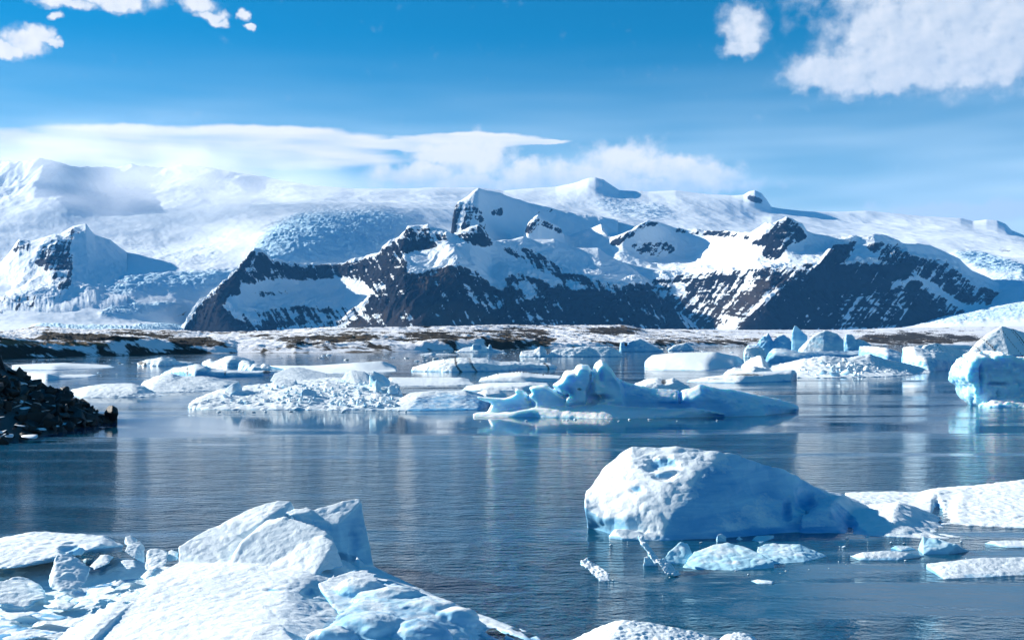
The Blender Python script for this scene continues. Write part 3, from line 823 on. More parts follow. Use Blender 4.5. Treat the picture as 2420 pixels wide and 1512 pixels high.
def wY(y):
    """distance of a point of the water surface seen at height y"""
    return CAM_H * FP / (y - HY)


class Berg:
    """one body of ice: closed shells fused into a single skin, then weathered"""
    def __init__(self, name, label, cat='iceberg', group=None):
        self.name, self.label, self.cat, self.group = name, label, cat, group
        self.V, self.F = [], []
        self.dents, self.bare = [], None

    def shell(self, v, f):
        o = len(self.V)
        self.V.extend([tuple(p) for p in v])
        self.F.extend([tuple(i + o for i in q) for q in f])
        return self

    def loft(self, curves, back=(4.0, 0.0), nx=70, rows=7, sink=0.6):
        """curves near to far of (x, y[, Y]); without Y the point floats on the water. back: (depth, px drop) of the far side"""
        K = []
        for c in curves:
            c = [(p[0], p[1], p[2] if len(p) > 2 else wY(p[1])) for p in c]
            c = np.array(c, float)
            xs = np.linspace(c[0, 0], c[-1, 0], nx)
            y = np.interp(xs, c[:, 0], c[:, 1]); Y = np.interp(xs, c[:, 0], c[:, 2])
            k = max(3, nx // 12) | 1
            Y = np.convolve(np.pad(Y, k // 2, mode='edge'), np.ones(k) / k, 'valid')
            K.append(np.stack(P3(xs, y, Y), -1))
        K = np.array(K)
        t = np.concatenate([np.linspace(i, i + 1, rows, endpoint=False) for i in range(len(K) - 1)] + [[len(K) - 1.0]])
        kn = np.arange(len(K), dtype=float)
        if len(K) > 1:
            G = np.stack([pchip_like(t, kn, K[:, :, a]) for a in range(3)], -1)
        else:
            G = K
        front = G[0].copy(); front[:, 2] = -sink
        bk = G[-1].copy(); bk[:, 1] += back[0]; bk[:, 0] *= 1 + back[0] / np.maximum(G[-1][:, 1], 1)
        bm_ = G[-1] * 0.45 + bk * 0.55
        bm_[:, 2] = G[-1][:, 2] * (0.72 if back[1] == 0 else back[1])
        bk[:, 2] = -sink
        G = np.concatenate([front[None], G, bm_[None], bk[None]], 0)
        nr, nc = G.shape[:2]
        q = [tuple(a) for a in grid_faces(nr, nc)]
        i = np.arange(nr * nc).reshape(nr, nc)
        for j in range(nc - 1):
            q.append((i[0, j + 1], i[0, j], i[-1, j], i[-1, j + 1]))
        q.append(tuple(i[::-1, 0])); q.append(tuple(i[:, -1]))
        return self.shell(G.reshape(-1, 3), q)

    def hull(self, pts, sink=None):
        """faceted block through the given (x, y, Y) points"""
        bm = bmesh.new()
        vs = [P3(*p) for p in pts]
        if sink is not None:
            vs += [(v[0], v[1], -sink) for v in vs]
        for v in vs:
            bm.verts.new(v)
        bmesh.ops.convex_hull(bm, input=bm.verts)
        bm.verts.ensure_lookup_table()
        for v in [v for v in bm.verts if not v.link_faces]:
            bm.verts.remove(v)
        bm.verts.index_update()
        self.shell([v.co[:] for v in bm.verts], [[v.index for v in f.verts] for f in bm.faces])
        bm.free()
        return self

    def slab(self, poly, Y, thick, pinch=0.72, lean=0.0):
        """thick plate with the given (x, y) outline, rounded off to both sides"""
        n = len(poly)
        c = np.mean(poly, 0)
        V = []
        for dy, s in ((-0.5, pinch), (-0.22, 0.96), (0.22, 0.96), (0.5, pinch)):
            for x, y in poly:
                X_, Y_, Z_ = P3(c[0] + (x - c[0]) * s, c[1] + (y - c[1]) * s, Y)
                V.append((X_, Y_ + dy * thick + lean * Z_, Z_))
        F = [tuple(range(n))[::-1], tuple(range(3 * n, 4 * n))]
        for l in range(3):
            for k in range(n):
                a, b = l * n + k, l * n + (k + 1) % n
                F.append((a, b, b + n, a + n))
        return self.shell(V, F)

    def ball(self, x, y, Y, rx, ry, rz, seed=0):
        bm = bmesh.new()
        bmesh.ops.create_icosphere(bm, subdivisions=3, radius=1.0)
        c = P3(x, y, Y)
        q = np.array([v.co[:] for v in bm.verts])
        q = q * (1 + 0.55 * fbm3(q * 0.9 + seed * 3.7, 3, 0.55, seed))[:, None]
        self.shell([(c[0] + v[0] * rx, c[1] + v[1] * ry, c[2] + v[2] * rz) for v in q], [[v.index for v in f.verts] for f in bm.faces])
        bm.free()
        return self

    def dent(self, x, y, rx, ry, depth):
        self.dents.append((x, y, rx, ry, depth))
        return self

    def build(self, vox, mat, smooth=3, rough=1.0, size=None, snow=0.55, blue=0.35, dirt=None, seed=1, fine=1.0, cut=-0.35):
        me = bpy.data.meshes.new(self.name + '_cage')
        me.from_pydata(self.V, [], self.F)
        tmp = bpy.data.objects.new(self.name + '_cage', me)
        COL.objects.link(tmp)
        md = tmp.modifiers.new('r', 'REMESH'); md.mode = 'VOXEL'; md.voxel_size = vox; md.adaptivity = 0
        if smooth:
            ms = tmp.modifiers.new('s', 'SMOOTH'); ms.factor = 0.5; ms.iterations = smooth
        dg = bpy.context.evaluated_depsgraph_get()
        out = bpy.data.meshes.new_from_object(tmp.evaluated_get(dg))
        bpy.data.objects.remove(tmp); bpy.data.meshes.remove(me)
        n = len(out.vertices)
        co = np.empty(n * 3, np.float32); out.vertices.foreach_get('co', co); co = co.reshape(-1, 3).astype(float)
        no = np.empty(n * 3, np.float32); out.vertices.foreach_get('normal', no); no = no.reshape(-1, 3).astype(float)
        H = size or max(0.3, co[:, 2].max())
        rel = Vector(co.mean(0))
        p = co - np.array(rel)
        d = H * rough * (0.085 * fbm3(p / (0.55 * H), 3, 0.5, seed) + 0.075 * (np.abs(fbm3(p / (0.30 * H), 2, 0.5, seed + 40)) * 2 - 0.5)
                         + 0.030 * fine * fbm3(p / max(0.085 * H, 5 * vox), 4, 0.62, seed + 80, ridged=True))
        co = co + no * d[:, None]
        if self.dents:
            px, py = proj(co[:, 0], co[:, 1], co[:, 2])
            for (x, y, rx, ry, dep) in self.dents:
                r = np.sqrt(((px - x) / rx) ** 2 + ((py - y) / ry) ** 2) + 0.45 * fbm3(p / (0.25 * H), 3, 0.6, seed + 60)
                w = (1 - sstep(0.25, 1.0, r)) * (no[:, 1] < 0.35)
                co = co - no * (w * dep)[:, None]
        out.vertices.foreach_set('co', co.astype(np.float32).ravel())
        # drop what lies well under water
        bm = bmesh.new(); bm.from_mesh(out)
        kill = [f for f in bm.faces if f.calc_center_median().z < cut]
        bmesh.ops.delete(bm, geom=kill, context='FACES')
        bm.to_mesh(out); bm.free()
        out.update()
        n = len(out.vertices)
        co = np.empty(n * 3, np.float32); out.vertices.foreach_get('co', co); co = co.reshape(-1, 3).astype(float)
        no = np.empty(n * 3, np.float32); out.vertices.foreach_get('normal', no); no = no.reshape(-1, 3).astype(float)
        p = co - np.array(rel)
        s = snow + 1.05 * (no[:, 2] - 0.52) + 0.45 * fbm3(p / (0.4 * H), 3, 0.55, seed + 5)
        b = blue + 0.5 * fbm3(p / (0.7 * H), 2, 0.5, seed + 6) - 0.25 * no[:, 2]
        px, py = proj(co[:, 0], co[:, 1], co[:, 2])
        for (x, y, rx, ry, dep) in self.dents:
            r = np.sqrt(((px - x) / rx) ** 2 + ((py - y) / ry) ** 2) + 0.45 * fbm3(p / (0.25 * H), 3, 0.6, seed + 60)
            w = (1 - sstep(0.2, 0.9, r)) * (no[:, 1] < 0.5)
            s = s - 0.7 * w; b = b + 0.3 * w  # hollows tinted bluer: bare ice plus their shade painted in
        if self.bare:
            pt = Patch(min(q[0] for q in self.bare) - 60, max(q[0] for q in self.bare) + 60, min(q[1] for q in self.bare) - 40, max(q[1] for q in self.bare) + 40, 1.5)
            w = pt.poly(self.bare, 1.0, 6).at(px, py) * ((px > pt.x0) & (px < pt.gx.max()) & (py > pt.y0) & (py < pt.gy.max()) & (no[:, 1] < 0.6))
            s = s - 0.62 * w; b = b + 0.3 * w  # blue of bare ice, with shade of some flanks painted into it
        wet = 1 - sstep(0.02, 0.09, co[:, 2] / H)
        s = s - 0.5 * wet; b = b + 0.15 * wet
        dv = np.zeros(n) if dirt is None else dirt(co, no, p, H)
        base = np.array([rel.x, rel.y, 0.0])
        out.vertices.foreach_set('co', (co - base).astype(np.float32).ravel())
        out.polygons.foreach_set('use_smooth', np.ones(len(out.polygons), bool))
        out.update()
        attr(out, 'snow', s); attr(out, 'blue', b); attr(out, 'dirt', dv)
        out.name = self.name
        out.materials.clear()
        o = put(self.name, out, M_ICE[mat], label=self.label, cat=self.cat, group=self.group)
        o.location = base
        return o


RNG = random.Random(11)


def stripes(nx, nz, period, width, amount=1.0, x0=-1e9, seed=3, ny=0.0):
    def f(co, no, p, H):
        s = (p[:, 0] * nx + p[:, 1] * ny + p[:, 2] * nz) / (period * H)
        s = s + 0.35 * fbm3(p / (0.6 * H), 3, 0.5, seed)
        w = fbm3(np.stack([s * 1.0, s * 0 + 3, s * 0], -1), 3, 0.7, seed + 9)
        return amount * sstep(width, width + 0.25, w)
    return f


def blotch(spots, base=0.0, seed=4):
    def f(co, no, p, H):
        px, py = proj(co[:, 0], co[:, 1], co[:, 2])
        v = np.full(len(co), base)
        for x, y, rx, ry, a in spots:
            r = np.sqrt(((px - x) / rx) ** 2 + ((py - y) / ry) ** 2)
            v = np.maximum(v, a * (1 - sstep(0.4, 1.2, r)))
        return v + 0.5 * fbm3(p / (0.12 * H), 3, 0.6, seed) * (v > 0.02)
    return f


# ---- the near shore of ice at the bottom of the picture
b = Berg('ice_floe', 'large snow-covered ice floe with tilted slabs in the lower left foreground', 'ice floe')
b.loft([[(70, 1660, 23.6), (400, 1660, 23.4), (800, 1660, 23.2), (1360, 1640, 25.5)],
        [(118, 1512, 28.9), (400, 1512, 28.0), (660, 1512, 27.4), (760, 1512, 28.6), (900, 1512, 29.6), (1100, 1512, 30.2), (1300, 1513, 30.7)],
        [(218, 1432, 31.8), (500, 1420, 31.8), (690, 1420, 31.6), (770, 1420, 33.2), (850, 1420, 33.8), (1000, 1428, 33.6), (1100, 1446, 32.6)],
        [(330, 1372, 34.4), (500, 1358, 34.6), (720, 1356, 34.8), (790, 1358, 35.6), (860, 1362, 36.8), (950, 1384, 35.6)],
        [(424, 1326, 37.2), (600, 1310, 37.6), (780, 1312, 38.0), (880, 1342, 39.6)]], back=(2.2, 0.4), nx=90, rows=10)
b.hull([(421, 1291, 37.6), (420, 1340, 36.9), (520, 1345, 36.4), (520, 1315, 37.0), (640, 1305, 37.2), (474, 1263, 38.2), (492, 1247, 38.6), (518, 1238, 38.8), (560, 1262, 38.0), (600, 1300, 37.3), (500, 1300, 40.2)])
b.hull([(505, 1300, 37.6), (518, 1238, 38.7), (537, 1226, 39.0), (589, 1201, 39.4), (628, 1188, 39.6), (659, 1180, 39.7), (688, 1180, 39.7), (696, 1197, 39.5), (672, 1212, 39.0), (625, 1226, 38.5), (640, 1300, 37.8), (690, 1300, 41.0), (520, 1300, 41.0)])
b.hull([(693, 1216, 38.9), (763, 1197, 39.3), (812, 1181, 39.5), (849, 1175, 39.7), (853, 1184, 39.5), (859, 1224, 39.7), (866, 1289, 39.9), (884, 1338, 40.1), (806, 1300, 38.5), (800, 1236, 38.5), (740, 1310, 38.3), (850, 1300, 41.6), (700, 1300, 41.6)])
b.hull([(552, 1304, 36.9), (575, 1272, 37.2), (592, 1262, 37.3), (632, 1226, 38.0), (680, 1218, 37.8), (730, 1234, 37.4), (775, 1252, 37.0), (789, 1272, 36.8), (700, 1292, 37.0), (650, 1312, 36.8), (600, 1300, 38.5), (545, 1340, 36.4), (680, 1345, 35.9), (800, 1325, 36.2)])
b.hull([(652, 1308, 36.6), (690, 1276, 37.1), (765, 1262, 36.8), (791, 1277, 36.5), (800, 1303, 36.2), (745, 1318, 36.2), (700, 1300, 38.4), (640, 1345, 35.9), (745, 1352, 35.2), (812, 1338, 35.8)])
b.hull([(672, 1211, 39.0), (690, 1200, 39.2), (725, 1194, 39.3), (737, 1200, 39.2), (735, 1208, 38.9), (690, 1217, 38.8), (705, 1225, 39.0)])
b.hull([(750, 1374, 33.3), (800, 1352, 34.8), (864, 1338, 36.0), (898, 1360, 35.0), (880, 1420, 31.8), (815, 1466, 29.8), (787, 1436, 30.9), (754, 1396, 32.8), (830, 1420, 33.0)])
b.hull([(800, 1478, 28.9), (850, 1425, 30.5), (884, 1384, 32.6), (915, 1372, 33.6), (955, 1382, 33.4), (1011, 1418, 31.9), (1040, 1432, 31.3), (1072, 1420, 31.4), (1100, 1444, 31.0), (1160, 1480, 30.5), (1130, 1530, 28.9), (950, 1550, 27.0), (768, 1520, 27.6), (770, 1474, 28.9)])
for k_, (x, y, Y_, r1, r2) in enumerate(((850, 1398, 32.7, .75, .36), (915, 1418, 31.9, .9, .42), (1000, 1448, 30.8, .8, .34), (880, 1488, 28.9, .95, .42), (1000, 1500, 28.6, .8, .34), (1078, 1456, 30.4, .6, .26), (790, 1506, 28.0, .6, .30))):
    b.ball(x, y, Y_, r1, r1 * 0.8, r2, 60 + k_)
b.hull([(560, 1520, 27.2), (600, 1486, 28.2), (632, 1469, 28.7), (668, 1473, 28.7), (704, 1520, 27.3), (640, 1560, 26.4), (630, 1520, 29.0)])
b.dent(838, 1290, 18, 60, 0.16).dent(650, 1392, 40, 7, 0.05).dent(735, 1398, 26, 16, 0.10)
b.bare = [(745, 1400), (870, 1370), (950, 1376), (1100, 1440), (1170, 1480), (1310, 1520), (740, 1520), (765, 1470), (790, 1440)]
b.build(0.042, 'near', 4, 0.22, 1.6, snow=0.64, blue=0.2, seed=21, fine=0.9)

b = Berg('ice_floe', 'low broken floe with a blue hollow slab at the left edge of the foreground', 'ice floe')
b.loft([[(-90, 1640, 24.6), (200, 1640, 24.6)], [(-90, 1512, 29.8), (60, 1508, 29.8), (150, 1500, 30.2)], [(-90, 1440, 32.8), (80, 1436, 32.9), (200, 1440, 32.9), (240, 1425, 33.6)],
        [(-90, 1372, 36.6), (120, 1376, 36.6), (260, 1372, 36.8), (330, 1376, 36.6)], [(-90, 1320, 40.6), (150, 1320, 40.8), (300, 1318, 41.2), (420, 1345, 39.4)]], back=(1.5, 0.4), nx=60, rows=8)
b.hull([(-80, 1305, 37.5), (-80, 1346, 35.6), (0, 1346, 35.6), (66, 1326, 36.4), (122, 1316, 36.8), (185, 1302, 37.4), (232, 1291, 38.2), (293, 1288, 40), (246, 1264, 40.5), (155, 1257, 40.8), (85, 1253, 41), (52, 1263, 40.8), (26, 1277, 40.5), (-80, 1284, 40.5), (-80, 1300, 42), (290, 1300, 42)])
b.hull([(-60, 1400, 33.2), (0, 1372, 34.2), (40, 1360, 35.0), (80, 1366, 35.0), (112, 1395, 34.2), (110, 1412, 33.4), (60, 1432, 32.6), (0, 1428, 32.6), (40, 1400, 35.5)])
b.hull([(98, 1432, 32.6), (130, 1402, 33.6), (160, 1400, 33.8), (192, 1420, 33.2), (190, 1438, 32.4), (140, 1440, 32.0)])
b.hull([(-80, 1475, 30.5), (30, 1440, 31.8), (110, 1437, 32.0), (180, 1440, 31.8), (140, 1500, 29.4), (20, 1530, 28.2), (-80, 1530, 28.2)])
b.hull([(200, 1388, 35.0), (240, 1366, 36.2), (330, 1362, 36.6), (345, 1372, 36.2), (300, 1392, 34.9), (230, 1400, 34.4)])
b.dent(215, 1330, 75, 34, 0.25).dent(170, 1295, 40, 16, 0.15).dent(60, 1470, 45, 14, 0.15).dent(20, 1350, 40, 12, 0.15).dent(190, 1400, 40, 14, 0.15)
b.build(0.05, 'near', 3, 0.34, 1.4, snow=0.62, blue=0.3, seed=33, fine=0.8)

b = Berg('growler', 'pale ice hump poking up at the bottom edge left of centre right', 'iceberg')
b.label = 'glassy white ice crest rising from the bottom edge below the long growler'
b.hull([(1335, 1516, 30.4), (1395, 1492, 30.2), (1440, 1468, 30.1), (1470, 1461, 30.0), (1500, 1466, 30.0), (1560, 1472, 29.9), (1640, 1492, 29.8), (1720, 1512, 29.6), (1700, 1580, 27.5), (1400, 1580, 27.5), (1480, 1512, 30.9), (1600, 1512, 30.7)])
b.build(0.035, 'near', 3, 0.55, 0.7, snow=0.55, blue=0.3, seed=41, fine=1.4)
b = Berg('growler', 'small round ice knob at the bottom edge right of the ice crest')
b.hull([(1695, 1512, 30.1), (1712, 1497, 30.1), (1735, 1492, 30.1), (1765, 1493, 30.1), (1788, 1506, 30.1), (1800, 1540, 29.0), (1700, 1550, 28.6), (1740, 1512, 30.7)])
b.build(0.03, 'near', 3, 0.8, 0.4, snow=0.6, blue=0.2, seed=43)

# ---- the big white and blue berg of the middle distance
b = Berg('iceberg', 'big rounded iceberg, white sunlit left face, deep blue right flank')
b.loft([[(1387, 1245), (1419, 1249), (1440, 1262), (1520, 1270), (1576, 1275), (1632, 1272), (1715, 1270), (1854, 1257), (1960, 1254), (2040, 1248)],
        [(1383, 1205, 48.6), (1420, 1225, 47.9), (1500, 1225, 47.2), (1570, 1215, 47.0), (1640, 1205, 47.2), (1720, 1222, 48.0), (1854, 1228, 49.4), (1960, 1225, 50.6), (2040, 1236, 51.6)],
        [(1381, 1168, 49.6), (1420, 1165, 49.2), (1500, 1150, 48.6), (1580, 1138, 48.4), (1660, 1134, 48.6), (1712, 1130, 49.2), (1800, 1158, 50.8), (1900, 1182, 51.8), (1990, 1205, 52.4), (2040, 1225, 52.8)],
        [(1395, 1150, 51.0), (1430, 1100, 51.4), (1470, 1064, 51.6), (1495, 1051, 51.6), (1521, 1055, 51.4), (1595, 1053, 51.2), (1632, 1058, 51.0), (1725, 1068, 50.8), (1764, 1080, 51.2), (1808, 1095, 52.0), (1854, 1109, 52.6), (1900, 1132, 53.2), (1947, 1160, 53.6), (1984, 1170, 54.0), (2036, 1200, 54.4)]],
       back=(4.5, 0.0), nx=110, rows=10)
b.loft([[(1890, 1258), (1993, 1258), (2062, 1265), (2169, 1270), (2296, 1272)],
        [(1895, 1215, 49.6), (1960, 1196, 50.0), (2000, 1218, 50.8), (2050, 1222, 50.0), (2110, 1222, 48.9), (2180, 1240, 49.2), (2292, 1268, 48.6)],
        [(1930, 1180, 52.6), (1984, 1167, 52.8), (2021, 1184, 52.6), (2050, 1198, 52.2), (2086, 1190, 51.8), (2123, 1187, 51.8), (2155, 1197, 51.7), (2201, 1220, 51.4), (2238, 1239, 51.0), (2288, 1266, 49.6)]], back=(3.0, 0.0), nx=70, rows=8)
b.hull([(1436, 1264, 46.9), (1450, 1248, 47.0), (1490, 1252, 46.9), (1560, 1258, 46.6), (1590, 1276, 46.3), (1540, 1276, 46.2), (1470, 1270, 46.4), (1500, 1262, 48)], sink=0.3)
b.dent(1558, 1094, 60, 22, 0.24).dent(1572, 1122, 36, 16, 0.18).dent(1506, 1155, 24, 13, 0.07)
b.bare = [(1740, 1062), (1655, 1108), (1616, 1175), (1584, 1215), (1560, 1285), (2062, 1280), (2010, 1210), (1947, 1156), (1854, 1104)]  # right flank in shade, painted bluer out to the edge of the sunlight
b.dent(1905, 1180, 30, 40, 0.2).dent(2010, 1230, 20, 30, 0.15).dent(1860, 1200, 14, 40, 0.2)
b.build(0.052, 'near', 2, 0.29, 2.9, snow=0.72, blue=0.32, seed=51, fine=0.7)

b = Berg('ice_floe', 'flat snow-white floe behind the tail of the big berg at right', 'ice floe')
b.loft([[(2020, 1232), (2120, 1236), (2240, 1238), (2419, 1246), (2600, 1254), (2760, 1244)], [(1990, 1182, 55.6), (2110, 1204, 53.8), (2240, 1216, 53.0), (2260, 1205, 53.4), (2419, 1205, 53.2), (2600, 1210, 53), (2800, 1222, 54)],
        [(1996, 1174, 57.5), (2100, 1172, 58.2), (2170, 1174, 58.0), (2205, 1158, 58.6), (2300, 1150, 59.5), (2419, 1132, 61), (2560, 1128, 62), (2700, 1140, 62), (2830, 1190, 58)]], back=(5, 0.5), nx=70, rows=9)
b.dent(2215, 1205, 16, 40, 0.25)
b.build(0.07, 'near', 3, 0.35, 1.6, snow=0.75, blue=0.3, seed=57)

# ---- small pieces round it
def growler(label, pts, seed, snow=0.5, blue=0.25, vox=0.03, size=0.5, rough=1.0, cat='ice chunk', name='ice_chunk', mat='near', dirt=None, smooth=2):
    b = Berg(name, label, cat)
    for p in pts:
        b.hull([(q[0], q[1], (q[2] if q[2] > 5 else (CAM_H - q[2]) * FP / (q[1] - HY)) if len(q) > 2 else wY(q[1])) for q in p], sink=0.2 if any(len(q) < 3 for q in p) else None)
    return b.build(vox, mat, smooth, rough, size, snow=snow, blue=blue, seed=seed, cut=-0.15, dirt=dirt, fine=0.55)


growler('long finger of white ice leaning out of the water by the clear growler',
        [[(1505, 1262, 41.2), (1518, 1262, 41.3), (1530, 1285, 40.6), (1515, 1285, 40.5), (1510, 1275, 41.6)],
         [(1512, 1278, 40.6), (1530, 1280, 40.7), (1562, 1325, 39.8), (1548, 1333, 39.6), (1535, 1310, 40.8)],
         [(1548, 1318, 39.8), (1570, 1318, 39.9), (1612, 1356, 39.4), (1600, 1362, 39.1), (1570, 1352, 39.2), (1580, 1340, 40.2)]], 61, size=0.5, snow=0.6)
growler('stubby white ice block beside the foot of the leaning ice finger', [[(1519, 1335), (1522, 1314, 41.2), (1532, 1312, 41.3), (1555, 1322, 41.2), (1550, 1335), (1530, 1322, 41.8)]], 62, size=0.3)
growler('tilted white ice stub standing alone left of the leaning ice finger',
        [[(1369, 1334, 39.9), (1372, 1320, 40.0), (1390, 1314, 40.2), (1405, 1330, 39.8), (1392, 1346, 39.4)], [(1385, 1340, 39.6), (1405, 1328, 39.9), (1440, 1352, 39.0), (1442, 1374, 38.4), (1415, 1372, 38.4), (1420, 1360, 39.6)]], 63, size=0.5, snow=0.6)
growler('clear pale blue growler with two humps in front of the big berg',
        [[(1562, 1320, 41.6), (1585, 1296, 42.2), (1608, 1278, 42.6), (1625, 1282, 42.6), (1638, 1310, 42.0), (1620, 1330), (1580, 1330)],
         [(1610, 1338), (1640, 1302, 42.0), (1690, 1284, 42.4), (1720, 1280, 42.5), (1760, 1290, 42.2), (1800, 1312, 41.5), (1828, 1322, 41.0), (1830, 1340), (1740, 1346), (1650, 1344)]], 64, snow=-0.05, blue=0.15, size=1.8, rough=0.32, name='growler', cat='growler', mat='glass')
growler('flat grey-green growler trailing to the right of the clear humped one',
        [[(1780, 1326), (1790, 1290, 43.2), (1815, 1282, 43.6), (1890, 1283, 43.6), (1930, 1300, 43.2), (1955, 1312), (1900, 1326), (1820, 1332)]], 65, snow=-0.05, blue=0.12, size=1.6, rough=0.3, name='growler', cat='growler', mat='glass')
growler('tiny white ice cube floating under the blue flank of the big berg', [[(1690, 1276), (1694, 1262, 46.0), (1704, 1258, 46.2), (1716, 1266, 46.2), (1714, 1278)]], 66, size=0.3)
growler('tiny pointed ice shard floating right of the ice cube', [[(1738, 1272), (1745, 1263, 46.6), (1756, 1272), (1748, 1275)]], 67, size=0.2)
growler('thin grey ice flake floating by the blue flank of the big berg', [[(1774, 1275), (1785, 1264, 47.0), (1828, 1262, 47.2), (1829, 1270), (1800, 1280)]], 68, size=0.25, snow=0.3)
growler('dirty flat ice pan with dark underside between the humps and the right edge', [[(2008, 1312), (2040, 1302, 0.2), (2090, 1299, 0.25), (2150, 1304, 0.2), (2190, 1312), (2120, 1322), (2030, 1322)]], 69, size=1.2, snow=0.4, rough=0.2, name='ice_pan', cat='ice pan')
growler('greenish half-sunk growler with a rounded head close to the tail of the big berg', [[(2168, 1296), (2180, 1266, 0.55), (2196, 1268, 0.5), (2225, 1283, 0.35), (2260, 1284, 0.35), (2290, 1300), (2240, 1308), (2180, 1308)]], 70, size=1.4, rough=0.3, mat='glass', snow=0.1, blue=0.15, name='growler', cat='growler')
growler('narrow dark green sliver of ice left of the rounded growler', [[(2102, 1293), (2115, 1287, 0.12), (2150, 1288, 0.1), (2165, 1296), (2130, 1300)]], 71, size=0.25, snow=0.05, blue=0.7, rough=0.6)
growler('long flat white ice pan at the right edge in front of the growlers', [[(2188, 1340), (2190, 1330, 0.2), (2240, 1324, 0.28), (2300, 1316, 0.35), (2419, 1314, 0.32), (2520, 1314, 0.3), (2520, 1350), (2330, 1362), (2230, 1366)]], 72, size=1.4, snow=0.6, rough=0.22, name='ice_pan', cat='ice pan')
growler('thin white ice strip at the right edge under the flat snow floe', [[(2325, 1282), (2340, 1276, 0.12), (2400, 1274, 0.15), (2520, 1276, 0.12), (2520, 1292), (2380, 1292)]], 73, size=0.8, rough=0.25, name='ice_pan', cat='ice pan')
growler('small dark wet flake of ice in open water below the clear growler', [[(1772, 1370), (1790, 1366, 0.07), (1828, 1370, 0.07), (1826, 1378), (1790, 1378)]], 74, size=0.12, snow=0.1, blue=0.5)
growler('small blue-white chip of ice near the right tip of the big berg', [[(2395 - 355, 1284 - 18), (2050, 1263, 47.2), (2058, 1267), (2048, 1270)]], 75, size=0.12)
# chunks on the near floes
growler('rounded clear ice boulder resting on the broken floe at lower left', [[(113, 1372, 33.6), (122, 1340, 34.0), (132, 1310, 34.4), (160, 1305, 34.6), (185, 1318, 34.6), (215, 1340, 34.2), (205, 1375, 33.4), (180, 1392, 33.0), (140, 1398, 32.8), (120, 1390, 33.0), (170, 1370, 34.8)]], 76, size=0.9, snow=0.5, blue=0.1, rough=0.4, mat='glass', name='ice_boulder', cat='ice boulder')
growler('upper pale cube of ice balanced above the blue hollow at lower left', [[(292, 1283, 38.8), (296, 1266, 39.0), (308, 1261, 39.1), (326, 1272, 39.0), (320, 1288, 38.6), (305, 1290, 38.5), (312, 1285, 39.5)]], 77, size=0.5, rough=0.5, name='ice_block', cat='ice block')
growler('squarish ice block under the balanced cube at lower left', [[(293, 1300, 38.0), (300, 1284, 38.5), (332, 1276, 38.8), (342, 1290, 38.6), (342, 1330, 37.6), (318, 1318, 37.6), (320, 1310, 39.0)]], 78, size=0.6, rough=0.5, name='ice_block', cat='ice block')
growler('tall squared ice block at the left foot of the slabbed floe', [[(342, 1346, 36.6), (346, 1300, 37.6), (356, 1293, 37.8), (385, 1296, 37.8), (398, 1302, 37.6), (394, 1330, 36.8), (370, 1346, 36.4), (370, 1325, 38.2)]], 79, size=0.7, rough=0.5, name='ice_block', cat='ice block')
growler('small ice block wedged between the squared block and the slabs', [[(394, 1325, 37.2), (397, 1300, 37.9), (406, 1295, 38.0), (421, 1303, 37.9), (420, 1322, 37.3), (408, 1316, 38.3)]], 80, size=0.5, rough=0.5, name='ice_block', cat='ice block')
growler('slanting ice plate leaning in the blue hollow at lower left', [[(210, 1336, 36.2), (238, 1308, 37.2), (252, 1307, 37.2), (270, 1314, 37.2), (256, 1330, 36.4), (222, 1345, 35.8), (240, 1330, 37.2)]], 81, size=0.5, rough=0.4, name='ice_plate', cat='ice plate')
growler('little snowy ice block lying in the blue hollow at lower left', [[(284, 1326, 36.8), (290, 1320, 37.1), (318, 1320, 37.1), (322, 1338, 36.4), (300, 1345, 36.2), (305, 1330, 37.5)]], 82, size=0.4, rough=0.5, name='ice_block', cat='ice block')
growler('thin white ice splinter lying against the left edge of the near snowfield', [[(258, 1386, 33.9), (285, 1366, 34.6), (296, 1374, 34.4), (270, 1390, 33.7), (280, 1378, 35)]], 83, size=0.3, rough=0.4, name='ice_plate', cat='ice plate')
growler('upright ice fang on the right rim of the slabbed floe', [[(834, 1334, 36.4), (843, 1312, 37.0), (850, 1320, 36.8), (862, 1332, 36.5), (850, 1340, 36.0), (848, 1330, 37.2)]], 84, size=0.35, rough=0.4, name='ice_block', cat='ice block')
growler('low pointed ice wedge half sunk left of the squared block', [[(330, 1362, 35.8), (352, 1342, 36.5), (366, 1344, 36.5), (360, 1354, 36.0), (345, 1364, 35.6), (348, 1350, 37.2), (350, 1375, 35.4)]], 85, size=0.3, rough=0.4, name='ice_block', cat='ice block')


# ---- the sculpted berg in the middle of the lagoon
b = Berg('iceberg', 'sculpted turquoise iceberg with two towers, left fangs and a long blue tail')
Y0 = 121.0
b.loft([[(1117, 984), (1180, 985), (1250, 983), (1289, 985), (1437, 989), (1511, 987), (1600, 985), (1715, 982)],
        [(1118, 978, 122.5), (1180, 977, 123.0), (1241, 967, 122.5), (1285, 962, 122.6), (1326, 964, 122.4), (1400, 957, 121.8), (1437, 955, 121.6), (1474, 963, 121.6), (1548, 969, 121.8), (1655, 966, 122.2), (1712, 978, 122.0)],
        [(1125, 974, 125.5), (1250, 960, 126), (1400, 950, 125.0), (1548, 960, 125), (1708, 972, 125)]], back=(3, 0.5), nx=90, rows=6)
b.loft([[(1440, 985, 122.5), (1560, 983, 122.8), (1733, 981, 123.0), (1800, 977, 124.5), (1881, 971)],
        [(1440, 945, 122.8), (1548, 945, 123.0), (1610, 946, 123.2), (1660, 942, 123.2), (1733, 948, 124.2), (1800, 954, 126.0), (1883, 964, 131.0)],
        [(1445, 880, 124.5), (1467, 895, 124.8), (1511, 910, 125.0), (1548, 916, 125.3), (1604, 919, 125.6), (1629, 917, 125.4), (1655, 905, 125.2), (1681, 914, 126.0), (1733, 920, 127.5), (1789, 931, 130), (1844, 942, 132), (1870, 951, 133), (1886, 960, 133)]], back=(6, 0.0), nx=100, rows=8)
